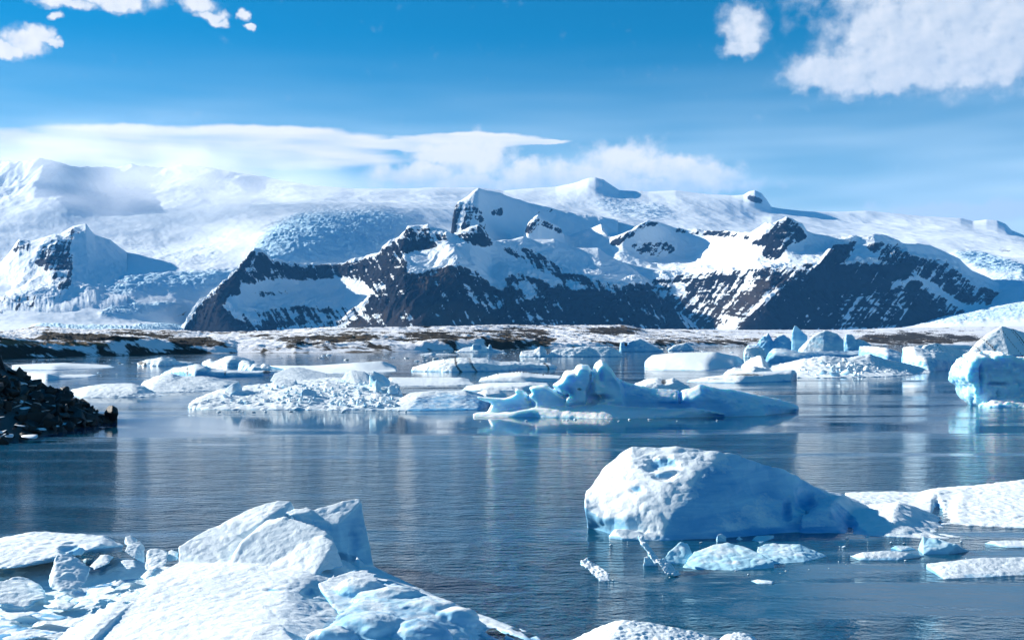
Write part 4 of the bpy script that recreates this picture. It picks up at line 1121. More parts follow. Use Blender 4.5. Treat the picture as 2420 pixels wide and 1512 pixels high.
b.slab([(1394, 905), (1399, 872), (1407, 855), (1418, 846), (1430, 855), (1444, 870), (1459, 893), (1475, 920), (1480, 965), (1400, 965), (1398, 930)], 123.6, 4.2)
b.slab([(1358, 872), (1362, 861), (1372, 857), (1390, 860), (1397, 872), (1394, 905), (1384, 925), (1382, 960), (1356, 960), (1352, 905)], 123.4, 3.8)
b.slab([(1372, 888), (1412, 884), (1424, 965), (1364, 965)], 124.6, 3.4)
b.slab([(1304, 908), (1326, 895), (1331, 880), (1338, 874), (1358, 872), (1372, 900), (1376, 955), (1335, 962), (1342, 935), (1316, 922)], 123.8, 4.4)
b.slab([(1248, 913), (1262, 909), (1284, 906), (1311, 920), (1346, 940), (1342, 962), (1265, 968), (1262, 950), (1246, 934), (1258, 926)], 124.6, 3.0, 0.8)
b.slab([(1120, 935), (1150, 937), (1189, 940), (1208, 936), (1226, 926), (1219, 916), (1236, 920), (1247, 926), (1244, 936), (1262, 950), (1260, 976), (1150, 976), (1160, 952), (1134, 944)], 125.6, 2.6, 0.85)
b.dent(1420, 940, 34, 14, 0.9).dent(1345, 925, 16, 22, 0.5).dent(1600, 955, 60, 14, 0.35).dent(1420, 890, 10, 22, 0.4).dent(1606, 935, 8, 20, 0.6)
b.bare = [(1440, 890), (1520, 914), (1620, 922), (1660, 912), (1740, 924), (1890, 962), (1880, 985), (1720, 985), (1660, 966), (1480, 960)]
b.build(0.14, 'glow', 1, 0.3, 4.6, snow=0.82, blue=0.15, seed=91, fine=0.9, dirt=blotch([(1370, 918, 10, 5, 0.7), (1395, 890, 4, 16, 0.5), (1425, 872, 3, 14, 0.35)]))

# ---- rubble floe left of it
b = Berg('ice_floe', 'long floe heaped with ice rubble left of the sculpted iceberg', 'ice floe')
b.loft([[(446, 963), (486, 966), (560, 967), (640, 967), (726, 967), (769, 968), (896, 967), (960, 968)],
        [(446, 955, 138.5), (483, 953, 138.8), (563, 956, 138.6), (636, 953, 138.6), (690, 940, 139.2), (720, 945, 138.5), (769, 955, 138.2), (840, 950, 138.6), (896, 945, 138.6), (960, 950, 139)],
        [(452, 949, 141.5), (486, 934, 144), (540, 926, 146), (620, 924, 147), (700, 914, 149), (800, 912, 150), (880, 915, 150), (945, 930, 149)],
        [(460, 944, 150), (520, 918, 157), (620, 906, 162), (700, 897, 166), (800, 890, 169), (880, 894, 168), (940, 905, 165)]], back=(5, 0.4), nx=90, rows=7)
b.build(0.22, 'mid', 2, 0.8, 2.6, snow=0.62, blue=0.3, seed=101, fine=1.6)
b = Berg('iceberg', 'smooth wedge-shaped berg with a blue front at the right end of the rubble floe')
b.loft([[(899, 967), (940, 968), (1003, 969), (1080, 968), (1136, 967), (1160, 956)],
        [(915, 958, 138), (950, 945, 138.2), (985, 938, 138.6), (1020, 942, 138.8), (1090, 942, 139), (1136, 945, 140), (1163, 950, 143)],
        [(936, 944, 142), (969, 927, 143), (1019, 921, 143.5), (1060, 922, 144), (1102, 920, 144.5), (1136, 930, 146), (1163, 946, 147)]], back=(6, 0.0), nx=70, rows=8)
b.bare = [(985, 935), (1040, 926), (1140, 930), (1170, 950), (1160, 975), (960, 975)]  # shade of the front face put into the ice colour
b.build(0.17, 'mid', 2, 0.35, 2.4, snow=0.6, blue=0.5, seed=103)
for i, (lab, pts, sn, bl) in enumerate([
    ('spiked ice shark-fin standing near the left end of the rubble floe', [(520, 935, 146), (536, 914, 147), (552, 903, 147.5), (563, 897, 148), (572, 915, 147.5), (573, 938, 146.5), (545, 938, 145), (555, 925, 150)], .55, .3),
    ('wide blue ice block below the fin on the rubble floe', [(538, 950, 143), (541, 930, 143.5), (556, 921, 144), (590, 926, 144.5), (612, 924, 145), (613, 945, 144), (590, 951, 143), (560, 952, 142.6), (580, 935, 147)], .32, .55),
    ('tilted blue ice slab at the middle of the rubble floe front', [(706, 955, 140), (712, 922, 142), (724, 915, 142.5), (748, 922, 142.6), (752, 948, 141.5), (735, 960, 140), (725, 950, 144)], .4, .5),
    ('tallest upright ice pillar on the rubble floe', [(872, 910, 150), (872, 886, 151), (882, 875, 152), (905, 884, 152), (922, 898, 152), (922, 912, 151), (895, 914, 149), (900, 900, 155)], .42, .4),
    ('pointed pale ice cone in front of the upright pillar', [(874, 925, 146), (882, 905, 147), (889, 894, 147.5), (898, 905, 147.5), (903, 924, 146), (888, 929, 145), (890, 915, 149)], .5, .3),
    ('small blue ice cube right of the pointed cone', [(913, 928, 145), (918, 912, 146), (925, 907, 146.5), (940, 918, 146.3), (941, 929, 145.5), (925, 931, 144.6), (928, 920, 148)], .4, .5),
    ('broad white ice hummock behind the rubble heap', [(636, 900, 163), (648, 880, 168), (680, 868, 172), (703, 865, 174), (735, 872, 174), (770, 880, 173), (786, 897, 168), (720, 902, 162), (700, 895, 178)], .6, .35),
    ('humped ice block between the hummock and the pillar', [(804, 898, 157), (815, 880, 160), (830, 873, 161), (860, 876, 161), (884, 890, 160), (884, 906, 156), (840, 908, 154), (845, 895, 164)], .5, .45),
    ('hollowed dark-edged ice block at the left back of the rubble', [(638, 915, 152), (644, 898, 154), (668, 893, 155), (700, 896, 155), (707, 910, 153), (680, 918, 150), (655, 920, 150), (670, 905, 157)], .5, .4),
    ('low white ice block at the middle back of the rubble', [(761, 922, 147), (766, 906, 149), (785, 903, 150), (806, 909, 149), (806, 920, 147), (780, 924, 146), (785, 912, 151)], .6, .3),
    ('rounded ice lump left of the pointed cone', [(839, 936, 144), (845, 917, 145.5), (858, 911, 146), (873, 918, 146), (873, 935, 144.4), (855, 940, 143.4), (858, 925, 148)], .5, .35),
    ('leaning blue ice shard at the front of the rubble', [(773, 958, 140.5), (780, 938, 142), (791, 929, 142.5), (806, 936, 142.5), (811, 950, 141.5), (790, 960, 140), (792, 945, 144)], .38, .5),
    ('ragged ice lump near the right end of the rubble', [(896, 950, 141), (902, 935, 142.5), (912, 928, 143), (926, 935, 143), (924, 950, 141.5), (908, 953, 140.6), (910, 940, 145)], .5, .35)]):
    bb = Berg('ice_block', lab, 'ice block')
    bb.hull(pts)
    bb.build(0.11, 'mid', 0, 0.28, 1.8, snow=sn - 0.22, blue=bl, seed=110 + i, cut=-5)

# ---- berg cut off by the right edge
b = Berg('iceberg', 'rough turquoise iceberg with an undercut left wall at the right edge')
b.slab([(2306, 831), (2290, 838), (2271, 848), (2263, 865), (2258, 888), (2263, 899), (2277, 917), (2281, 943), (2300, 958), (2330, 958), (2345, 900), (2335, 850), (2325, 834)], 145.5, 6, 0.8)
b.slab([(2300, 834), (2337, 829), (2374, 843), (2419, 847), (2540, 850), (2540, 960), (2320, 960), (2300, 900)], 147.5, 10, 0.85)
b.loft([[(2312, 959), (2340, 961), (2419, 962), (2540, 962)], [(2325, 945, 143), (2345, 936, 143.5), (2419, 922, 144), (2540, 915, 144)], [(2330, 935, 147), (2419, 905, 148), (2540, 900, 149)]], back=(4, 0.5), nx=40, rows=6)
b.dent(2318, 885, 7, 40, 0.8).dent(2360, 905, 40, 8, 0.7).dent(2296, 940, 8, 14, 0.4)
b.build(0.16, 'glow', 0, 0.85, 5.2, snow=0.5, blue=0.15, seed=131, fine=2.2)

# ---- floes and bergs of the middle and far water
def floe(label, front, crest, dY, vox=None, mat='mid', mid=None, size=None, rough=0.6, snow=0.6, blue=0.4, seed=1, dirt=None, name='ice_floe', cat='ice floe', back=None, hulls=(), fine=1.5, smooth=1, group=None):
    """front: waterline points; crest: skyline points; dY: how far the crest lies behind the front"""
    Yf = np.mean([wY(p[1]) for p in front])
    b = Berg(name, label, cat, group)
    fr = np.array(front, float)
    def cy(x):
        return wY(np.interp(x, fr[:, 0], fr[:, 1]))
    cur = [front]
    if mid is None:
        mid = []
        for p in crest:
            yw = np.interp(p[0], fr[:, 0], fr[:, 1])
            mid.append((p[0], yw - 0.58 * (yw - p[1]), cy(p[0]) + dY * 0.12))
    for c, k in ((mid, 0.35), (crest, 1.0)):
        if c:
            cur.append([(p[0], p[1], (p[2] if len(p) > 2 else cy(p[0]) + dY * k)) for p in c])
    b.loft(cur, back=(back or dY * 0.8, 0.0), nx=60, rows=6, sink=0.5 * Yf / 130)
    for h in hulls:
        b.hull(h)
    return b.build(vox or Yf / 1150 * 1.5, mat, smooth, rough * 1.35, size, snow=snow, blue=blue, seed=seed, dirt=dirt, fine=fine, cut=-0.4 * Yf / 130)


floe('low snowy floe with a pointed right end nearest the dark rock bank', [(164, 928), (186, 938), (259, 938), (355, 937), (402, 933)], [(168, 921), (207, 911), (259, 905), (311, 904), (337, 911), (363, 926), (400, 932)], 10, seed=141, rough=0.5, snow=0.62, mid=[(166, 925), (200, 924), (259, 922), (320, 918), (350, 928), (401, 933)], size=2)
floe('blue-sided floe behind the low pointed floe at left', [(330, 924), (360, 927), (440, 925), (533, 920), (572, 910)], [(339, 902), (368, 888), (388, 882), (407, 881), (427, 888), (492, 888), (544, 900), (572, 906)], 22, mid=[(333, 908), (360, 908), (440, 908), (533, 906), (572, 908)], seed=142, snow=0.6, blue=0.55, rough=0.4, size=2.5)
floe('long dark-blue ridge of ice with a black crack, upper left', [(381, 884), (456, 890), (540, 889), (627, 887), (680, 878)], [(384, 881), (409, 867), (438, 865), (446, 861), (464, 858), (482, 862), (497, 869), (531, 873), (627, 875), (680, 873)], 7, seed=143, snow=0.25, blue=0.75, rough=0.35, size=4, dirt=blotch([(443, 876, 5, 14, 0.9), (532, 880, 3, 12, 0.8), (630, 878, 14, 8, 0.8)]), name='iceberg', cat='iceberg')
floe('bright turquoise humped berg behind the long blue ridge', [(474, 864), (540, 866), (603, 864)], [(478, 855), (495, 846), (508, 852), (530, 843), (548, 838), (575, 843), (601, 852)], 12, seed=144, snow=0.4, blue=0.55, rough=0.5, size=4, name='iceberg', cat='iceberg')
floe('squarish pale blue block on the right of the long blue ridge', [(562, 876), (600, 877)], [(564, 858), (572, 849), (590, 852), (599, 862)], 8, seed=145, snow=0.35, blue=0.45, rough=0.4, size=4, name='ice_block', cat='ice block')
floe('short rounded block at the end of the long blue ridge', [(589, 879), (640, 879)], [(591, 868), (597, 858), (610, 860), (616, 864), (622, 857), (638, 862), (641, 874)], 7, seed=146, snow=0.42, blue=0.45, rough=0.5, size=4, name='ice_block', cat='ice block')
floe('dirty-ended rubble berg alone near the far left shore', [(325, 863), (380, 864), (419, 862), (458, 860)], [(327, 857), (347, 849), (365, 847), (383, 843), (409, 845), (420, 853), (457, 857)], 10, seed=147, snow=0.5, blue=0.4, rough=1.0, size=3.4, dirt=blotch([(335, 858, 16, 8, 0.75)]), fine=2, name='iceberg', cat='iceberg')
floe('very long flat blue-edged floe at far left', [(28, 872), (130, 873), (275, 867)], [(30, 861), (65, 859), (155, 856), (233, 860), (275, 865)], 26, mid=[(28, 863), (130, 862), (275, 866)], seed=148, snow=0.5, blue=0.7, rough=0.25, size=2.5)
floe('short flat floe with a blue notch just above the dark rock bank', [(60, 894), (111, 897), (212, 890)], [(64, 879), (83, 877), (130, 878), (155, 884), (207, 884), (236, 887)], 14, mid=[(61, 883), (111, 882), (140, 888), (211, 887)], seed=149, snow=0.5, blue=0.65, rough=0.35, size=2.2)
floe('broad flat snow floe right of the turquoise hump', [(690, 876), (779, 881), (860, 881), (937, 876)], [(633, 864), (736, 864), (836, 856), (903, 852), (923, 859), (937, 869)], 40, mid=[(670, 870), (779, 874), (860, 874), (937, 872)], seed=150, snow=0.75, blue=0.3, rough=0.25, size=3)
floe('flat floe with a dark notched edge right of the rubble heap', [(919, 911), (1000, 910), (1080, 909), (1124, 906)], [(919, 891), (1000, 892), (1089, 893), (1122, 902)], 22, mid=[(919, 899), (1000, 900), (1080, 901), (1123, 904)], seed=151, snow=0.7, blue=0.5, rough=0.4, size=2.2)
floe('dirt-striped low berg in front of the far shore centre', [(973, 876), (1069, 878), (1189, 876), (1250, 872), (1313, 870)], [(976, 867), (1019, 853), (1050, 848), (1086, 843), (1152, 846), (1179, 854), (1215, 853), (1270, 856), (1304, 858), (1314, 867)], 16, seed=152, snow=0.6, blue=0.45, rough=0.6, size=4, dirt=stripes(0.9, 0.6, 0.42, 0.10, 0.9, seed=8), name='iceberg', cat='iceberg')
floe('low white floe where a row of dark birds rests', [(1128, 900), (1241, 901), (1325, 899)], [(1133, 895), (1178, 881), (1205, 879), (1230, 876), (1267, 882), (1328, 887)], 16, seed=153, snow=0.66, blue=0.3, rough=0.35, size=2)
floe('flat greenish floe below the floe with the birds', [(1090, 920), (1122, 922), (1237, 923), (1306, 914)], [(1096, 914), (1152, 905), (1200, 903), (1252, 902), (1296, 906)], 14, seed=154, snow=0.55, blue=0.4, rough=0.4, size=2)
floe('small snowy floe touching the right end of the smooth wedge berg', [(1125, 941), (1160, 942), (1199, 937)], [(1128, 926), (1150, 920), (1180, 922), (1197, 932)], 8, seed=155, snow=0.6, blue=0.4, rough=0.5, size=1.8)
floe('snow-capped berg with a brown stain right behind the sculpted iceberg', [(1494, 922), (1560, 923), (1632, 922)], [(1500, 905), (1530, 894), (1552, 892), (1570, 897), (1590, 892), (1612, 903), (1630, 915)], 9, seed=156, snow=0.55, blue=0.4, rough=0.5, size=2.6, dirt=blotch([(1568, 901, 9, 9, 0.8)]), name='iceberg', cat='iceberg')
floe('broad flat-topped floe with a blue rim left of the wedge floe', [(1521, 868), (1560, 872), (1671, 874), (1745, 867), (1758, 856)], [(1540, 838), (1597, 832), (1689, 830), (1745, 841), (1757, 852)], 60, mid=[(1522, 854), (1560, 852), (1620, 850), (1671, 852), (1745, 855), (1758, 853)], seed=157, snow=0.6, blue=0.6, rough=0.22, size=4)
floe('dark-streaked wedge of ice tapering to the left', [(1620, 902), (1745, 904), (1868, 900)], [(1624, 899), (1671, 889), (1752, 880), (1812, 876), (1874, 872), (1882, 879)], 8, mid=[(1621, 901), (1671, 895), (1752, 888), (1874, 880)], seed=158, snow=0.5, blue=0.5, rough=0.4, size=2.5, dirt=blotch([(1760, 884, 60, 4, 0.7), (1690, 893, 40, 3, 0.6)], seed=5))
floe('knobbly snow ridge just behind the dark-streaked wedge', [(1709, 888), (1780, 890), (1826, 886)], [(1711, 880), (1734, 867), (1752, 869), (1782, 864), (1800, 868), (1823, 872)], 7, seed=159, snow=0.62, blue=0.3, rough=0.8, size=2.5)
floe('wide rubble-strewn snow floe in front of the blue ridges at right', [(1752, 886), (1874, 892), (1967, 892), (2115, 888), (2199, 880)], [(1753, 862), (1775, 845), (1798, 838), (1812, 858), (1840, 861), (1893, 848), (1948, 840), (2000, 845), (2056, 836), (2100, 850), (2171, 865), (2198, 873)], 30, mid=[(1760, 876), (1874, 884), (1967, 882), (2115, 878), (2199, 877)], seed=160, snow=0.72, blue=0.35, rough=0.7, size=3, fine=2)
floe('deep blue whaleback ridge behind the rubble-strewn floe', [(1806, 862), (1900, 862), (1960, 858), (2040, 856)], [(1808, 850), (1815, 832), (1830, 821), (1856, 823), (1893, 831), (1941, 828), (2000, 829), (2036, 826)], 14, seed=161, snow=0.08, blue=0.7, rough=0.25, size=6, name='iceberg', cat='iceberg')
floe('long blue berg with a smooth sloping back right of the whaleback', [(2026, 862), (2090, 866), (2154, 866)], [(2030, 815), (2060, 816), (2093, 820), (2134, 833), (2153, 856)], 14, seed=162, snow=0.15, blue=0.65, rough=0.25, size=6, name='iceberg', cat='iceberg')
floe('white-topped blue berg touching the rough berg at the right edge', [(2128, 874), (2197, 876), (2266, 872)], [(2133, 820), (2160, 816), (2189, 828), (2212, 828), (2234, 832), (2268, 846)], 16, seed=163, snow=0.5, blue=0.6, rough=0.4, size=6, name='iceberg', cat='iceberg')


def far_berg(label, Yd, hulls, seed, snow=0.4, blue=0.5, rough=0.5, size=None, dirt=None, fine=1.5, k=1.05, mat='far', smooth=1):
    b = Berg('iceberg', label, 'iceberg')
    yb = HY + CAM_H * FP / Yd
    for h in hulls:
        dep = h[0]
        pts = []
        xs = [p[0] for p in h[1:]]
        for (x, y) in h[1:]:
            pts += [(x, y, Yd + dep * 0.25), (x * 0.8 + np.mean(xs) * 0.2, y * 0.92 + yb * 0.08, Yd + dep * 0.75)]
        pts += [(min(xs), yb + 1, Yd), (max(xs), yb + 1, Yd), (np.mean(xs), yb + 2, Yd - dep * 0.2), (min(xs), yb, Yd + dep), (max(xs), yb, Yd + dep)]
        b.hull(pts)
    return b.build(Yd / 1150 * k, mat, smooth, rough, size, snow=snow, blue=blue, seed=seed, dirt=dirt, fine=fine, cut=-1.5)


far_berg('sharp blue ice spire rising above the cluster of bergs at right', 620, [[8, (1870, 800), (1872, 777), (1878, 766), (1892, 778), (1907, 792)]], 171, blue=0.6, snow=0.3, rough=0.25, size=10)
far_berg('great rounded ice dome right of the spire', 590, [[22, (1886, 826), (1900, 810), (1922, 791), (1948, 779), (1978, 786), (1993, 802), (1992, 824)]], 172, blue=0.35, snow=0.45, rough=0.22, size=12)
far_berg('jumbled turquoise ice ridge left of the spire', 640, [[16, (1758, 826), (1768, 814), (1788, 812), (1800, 826)], [12, (1786, 812), (1800, 796), (1815, 785), (1824, 800), (1830, 820)], [12, (1822, 812), (1838, 792), (1850, 789), (1866, 800), (1872, 820)], [12, (1862, 815), (1875, 800), (1895, 796), (1906, 812)]], 173, blue=0.6, snow=0.32, rough=0.7, size=9, fine=2.2)
far_berg('low cracked white block at the left foot of the jumbled ridge', 560, [[10, (1757, 832), (1761, 822), (1780, 818), (1800, 820), (1808, 832)]], 174, snow=0.6, blue=0.3, rough=0.4, size=5)
far_berg('crumbling blue ice bank right of the great dome', 650, [[14, (1992, 812), (1998, 788), (2015, 790), (2024, 806)], [14, (2015, 815), (2025, 800), (2040, 803), (2058, 815)]], 175, blue=0.55, snow=0.35, rough=0.7, size=8, fine=2.2)
far_berg('tall white berg ruled with steep dark ash stripes at the right edge', 640, [[30, (2288, 830), (2311, 803), (2337, 785), (2366, 769), (2382, 773), (2419, 784), (2470, 800), (2520, 830)]], 176, snow=0.62, blue=0.2, rough=0.3, size=12, dirt=stripes(0.95, 0.5, 0.20, 0.06, 0.95, seed=14), k=1.2)
far_berg('smaller ash-striped berg left of the tall striped one', 560, [[14, (2170, 830), (2182, 814), (2208, 809), (2245, 817), (2282, 829), (2298, 835)]], 177, snow=0.6, blue=0.35, rough=0.35, size=7, dirt=stripes(0.95, 0.6, 0.22, 0.10, 0.9, seed=19), k=1.2)
far_berg('far berg with a square tower and a small pinnacle before the moraine', 870, [[20, (1076, 831), (1096, 820), (1137, 815), (1193, 829)], [6, (1115, 822), (1116, 811), (1136, 812), (1138, 822)], [4, (1153, 824), (1155, 811), (1159, 811), (1164, 824)]], 178, snow=0.5, blue=0.45, rough=0.3, size=6)
far_berg('long low grooved white berg before the far shore', 610, [[16, (1228, 842), (1231, 829), (1270, 826), (1300, 842)], [14, (1262, 826), (1275, 818), (1290, 826)], [16, (1290, 842), (1310, 824), (1350, 821), (1393, 817), (1405, 842)], [14, (1385, 842), (1400, 820), (1440, 818), (1458, 826), (1472, 840)]], 179, snow=0.5, blue=0.5, rough=0.6, size=6, fine=2)
far_berg('split triangular blue-sided berg before the far shore right of centre', 900, [[10, (1463, 826), (1465, 808), (1472, 806), (1479, 820)], [16, (1476, 828), (1490, 806), (1511, 798), (1530, 808), (1548, 818), (1568, 828)], [10, (1480, 822), (1484, 806), (1497, 802), (1500, 820)]], 180, snow=0.4, blue=0.6, rough=0.25, size=9)
far_berg('small ragged berg right of the split triangular one', 1000, [[12, (1578, 824), (1592, 814), (1607, 818), (1622, 808), (1640, 824)]], 181, snow=0.45, blue=0.5, rough=0.7, size=5, fine=2)
far_berg('low line of ice stranded below the dark far bank at right', 1300, [[14, (2190, 818), (2230, 812), (2280, 813), (2310, 819)], [10, (2150, 820), (2170, 814), (2200, 818)]], 182, snow=0.6, blue=0.4, rough=0.5, size=4)
far_berg('flat ice raft with a raised end drifting in the brash', 700, [[10, (990, 838), (1010, 833), (1024, 832), (1026, 838)], [10, (1020, 838), (1035, 834), (1080, 836), (1085, 840)]], 183, snow=0.6, blue=0.4, rough=0.5, size=2)


# ---- loose chunks: shared shapes, every chunk an object of its own
def chunk_mesh(seed, flat=1.0, sub=2):
    r = random.Random(seed)
    bm = bmesh.new()
    for _ in range(11):
        v = Vector((r.gauss(0, 1), r.gauss(0, 1), r.gauss(0, 1))).normalized() * r.uniform(0.75, 1.05)
        bm.verts.new((v.x, v.y, v.z * flat))
    bmesh.ops.convex_hull(bm, input=bm.verts)
    for v in [v for v in bm.verts if not v.link_faces]:
        bm.verts.remove(v)
    bmesh.ops.triangulate(bm, faces=bm.faces)
    bmesh.ops.subdivide_edges(bm, edges=bm.edges, cuts=sub, use_grid_fill=True)
    bmesh.ops.smooth_vert(bm, verts=bm.verts, factor=0.5, use_axis_x=True, use_axis_y=True, use_axis_z=True)
    me = bpy.data.meshes.new('chunk')
    bm.to_mesh(me); bm.free()
    n = len(me.vertices)
    co = np.empty(n * 3, np.float32); me.vertices.foreach_get('co', co); co = co.reshape(-1, 3).astype(float)
    co = co * (1 + 0.16 * fbm3(co * 1.6, 3, 0.6, seed))[:, None]
    me.vertices.foreach_set('co', co.astype(np.float32).ravel())
    me.polygons.foreach_set('use_smooth', np.ones(len(me.polygons), bool))
    me.update()
    attr(me, 'snow', 0.5 + 0.4 * co[:, 2] / flat + 0.3 * fbm3(co * 1.2, 2, 0.5, seed + 1))
    attr(me, 'blue', 0.4 + 0.4 * fbm3(co * 0.9, 2, 0.5, seed + 2)); attr(me, 'dirt', np.zeros(n))
    return me


def shared(meshes, mat):
    for m in meshes:
        m.materials.append(mat)
    return meshes


RUB = shared([chunk_mesh(200 + i) for i in range(7)], M_ICE['mid'])
PAN = shared([chunk_mesh(220 + i, 0.30) for i in range(7)], M_ICE['far'])


def scatter(name, label, cat, group, meshes, spots, rnd):
    for (X_, Y_, Z_, s, fl) in spots:
        o = put(name, rnd.choice(meshes), None, label=label, cat=cat, group=group)
        o.location = (X_, Y_, Z_)
        o.rotation_euler = (rnd.uniform(-0.3, 0.3) * fl, rnd.uniform(-0.3, 0.3) * fl, rnd.uniform(0, 6.28))
        o.scale = (s * rnd.uniform(0.8, 1.3), s * rnd.uniform(0.8, 1.2), s * rnd.uniform(0.7, 1.15))


def on_ice(o, x, y, dg):
    """where the line of sight at (x, y) meets the floe"""
    d = Vector(P3(x, y, 1.0)) - Vector((0, 0, CAM_H))
    org = Vector((0, 0, CAM_H)) - o.location
    ok, loc, nrm, _ = o.ray_cast(org, d.normalized(), distance=2000)
    return (loc + o.location) if ok else None


bpy.context.view_layer.update()
_dg = bpy.context.evaluated_depsgraph_get()
rnd = random.Random(77)
byl = {o.get('label'): o for o in COL.objects if o.get('label')}
fl = byl['long floe heaped with ice rubble left of the sculpted iceberg']
spots = []
while len(spots) < 190:
    u = rnd.random()
    x = rnd.uniform(480, 960); y = rnd.uniform(905, 962)
    if x < 640 and rnd.random() < 0.5:
        continue
    if y < 975 - (x - 440) * 0.6 and x < 560:
        continue
    p = on_ice(fl, x, y, _dg)
    if p and p.z > 0.3:
        s = rnd.choice((0.14, 0.18, 0.24, 0.3, 0.4)) * rnd.uniform(0.8, 1.25)
        spots.append((p.x, p.y, p.z + s * 0.3, s, 3))
scatter('ice_chunk', 'small white ice chunk heaped on the long rubble floe', 'ice chunk', 'small chunks heaped on the rubble floe', RUB, spots, rnd)
fl = byl['wide rubble-strewn snow floe in front of the blue ridges at right']
spots = []
while len(spots) < 46:
    if len(spots) < 26:
        x, y = rnd.gauss(1990, 26), rnd.gauss(874, 8)
    else:
        x, y = rnd.uniform(1860, 2150), rnd.uniform(868, 886)
    p = on_ice(fl, x, y, _dg)
    if p and p.z > 0.2:
        s = rnd.uniform(0.5, 1.2) if len(spots) < 26 else rnd.uniform(0.25, 0.5)
        spots.append((p.x, p.y, p.z + s * 0.35, s, 3))
scatter('ice_chunk', 'white ice boulder tumbled on the wide rubble-strewn floe at right', 'ice chunk', 'boulders of ice on the rubble-strewn floe', RUB, spots, rnd)
# brash drifting between the bergs
spots = []
zones = [(900, 1480, 812.5, 848, 105, 'small flat ice pan in the brash before the far shore centre'),
         (1380, 1780, 816, 832, 40, 'small flat ice pan near the split triangular far berg'),
         (1560, 1800, 822, 840, 26, 'small flat ice pan behind the broad flat-topped floe'),
         (60, 330, 848, 858, 16, 'small ice pan strung along the far left shore'),
         (230, 330, 878, 892, 5, 'small ice pan above the low snowy floe at left'),
         (200, 320, 856, 863, 7, 'small ice pan by the right tip of the longest left floe'),
         (640, 960, 838, 850, 14, 'small lone ice pan behind the broad flat snow floe'),
         (1700, 2300, 815, 822, 30, 'small ice pan on the far water behind the right bergs'),
         (980, 1330, 838, 856, 26, 'small ice pan drifting round the dirt-striped low berg')]
for x0, x1, y0, y1, n, lab in zones:
    spots = []
    for _ in range(n):
        x = rnd.uniform(x0, x1); y = y0 + (y1 - y0) * rnd.random() ** 1.2
        Y_ = wY(max(y, 815.5))
        s = Y_ / FP * rnd.choice((2, 3, 3, 4, 6, 9)) * rnd.uniform(0.8, 1.3)
        spots.append(((x - CX) / FP * Y_, Y_, s * 0.05, s, 0.2))
    scatter('brash_ice', lab, 'ice pan', 'brash ice: ' + lab[6:], PAN, spots, rnd)


# crumbs of ice round the near berg and along the floes
CRU = shared([chunk_mesh(240 + i, 0.5, 1) for i in range(5)], M_ICE['near'])
for x0, x1, y0, y1, n, a, c, lab in ((1440, 1720, 1272, 1300, 9, 0.03, 0.10, 'tiny crumb of ice at the white foot of the big berg'),
                                     (1980, 2320, 1262, 1334, 22, 0.03, 0.12, 'tiny crumb of ice by the tail of the big berg'),
                                     (1560, 1960, 1330, 1362, 9, 0.02, 0.07, 'tiny crumb of ice below the clear growler'),
                                     (1380, 1640, 1355, 1420, 4, 0.02, 0.06, 'tiny crumb of ice in open water by the leaning finger'),
                                     (440, 960, 969, 974, 26, 0.08, 0.3, 'tiny crumb of ice along the front of the rubble floe'),
                                     (1110, 1700, 989, 996, 16, 0.08, 0.3, 'tiny crumb of ice along the front of the sculpted iceberg'),
                                     (1870, 2200, 893, 898, 10, 0.08, 0.3, 'tiny crumb of ice along the wide rubble-strewn floe')):
    spots = []
    for _ in range(n):
        x, y = rnd.uniform(x0, x1), rnd.uniform(y0, y1)
        Y_ = wY(y); s = rnd.uniform(a, c)
        spots.append(((x - CX) / FP * Y_, Y_, s * 0.1, s, 0.3))
    scatter('ice_crumb', lab, 'ice crumb', 'ice crumbs: ' + lab[18:], CRU, spots, rnd)


# ------------------------------------------------------------------ dark rock bank at the left
def mat_basalt():
    m, T = new_mat('wet_basalt')
    tc = T.n('ShaderNodeTexCoord').outputs['Object']
    pos = T.n('ShaderNodeNewGeometry').outputs['Position']
    n1 = T.noise(pos, 3.5, 5, 0.65)
    rnd_ = T.n('ShaderNodeObjectInfo').outputs['Random']
    col = T.mix(n1, (0.010, 0.011, 0.012), (0.035, 0.034, 0.032))
    col = T.mix(T.ramp(rnd_, [(0.8, 0.0), (1.0, 0.5)]), col, (0.06, 0.055, 0.03))
    bump = T.n('ShaderNodeBump', {'Strength': 0.6, 'Distance': 0.06, 'Height': n1})
    b = T.n('ShaderNodeBsdfPrincipled', {'Base Color': col, 'Roughness': 0.62, 'Specular IOR Level': 0.4, 'Normal': bump.outputs[0]})
    T.n('ShaderNodeOutputMaterial', {0: b.outputs[0]})
    return m


M_BAS = mat_basalt()
M_SNW, T_ = new_mat('old_snow')
T_.n('ShaderNodeOutputMaterial', {0: T_.n('ShaderNodeBsdfPrincipled', {'Base Color': (0.82, 0.85, 0.88, 1), 'Roughness': 0.7, 'Specular IOR Level': 0.2}).outputs[0]})


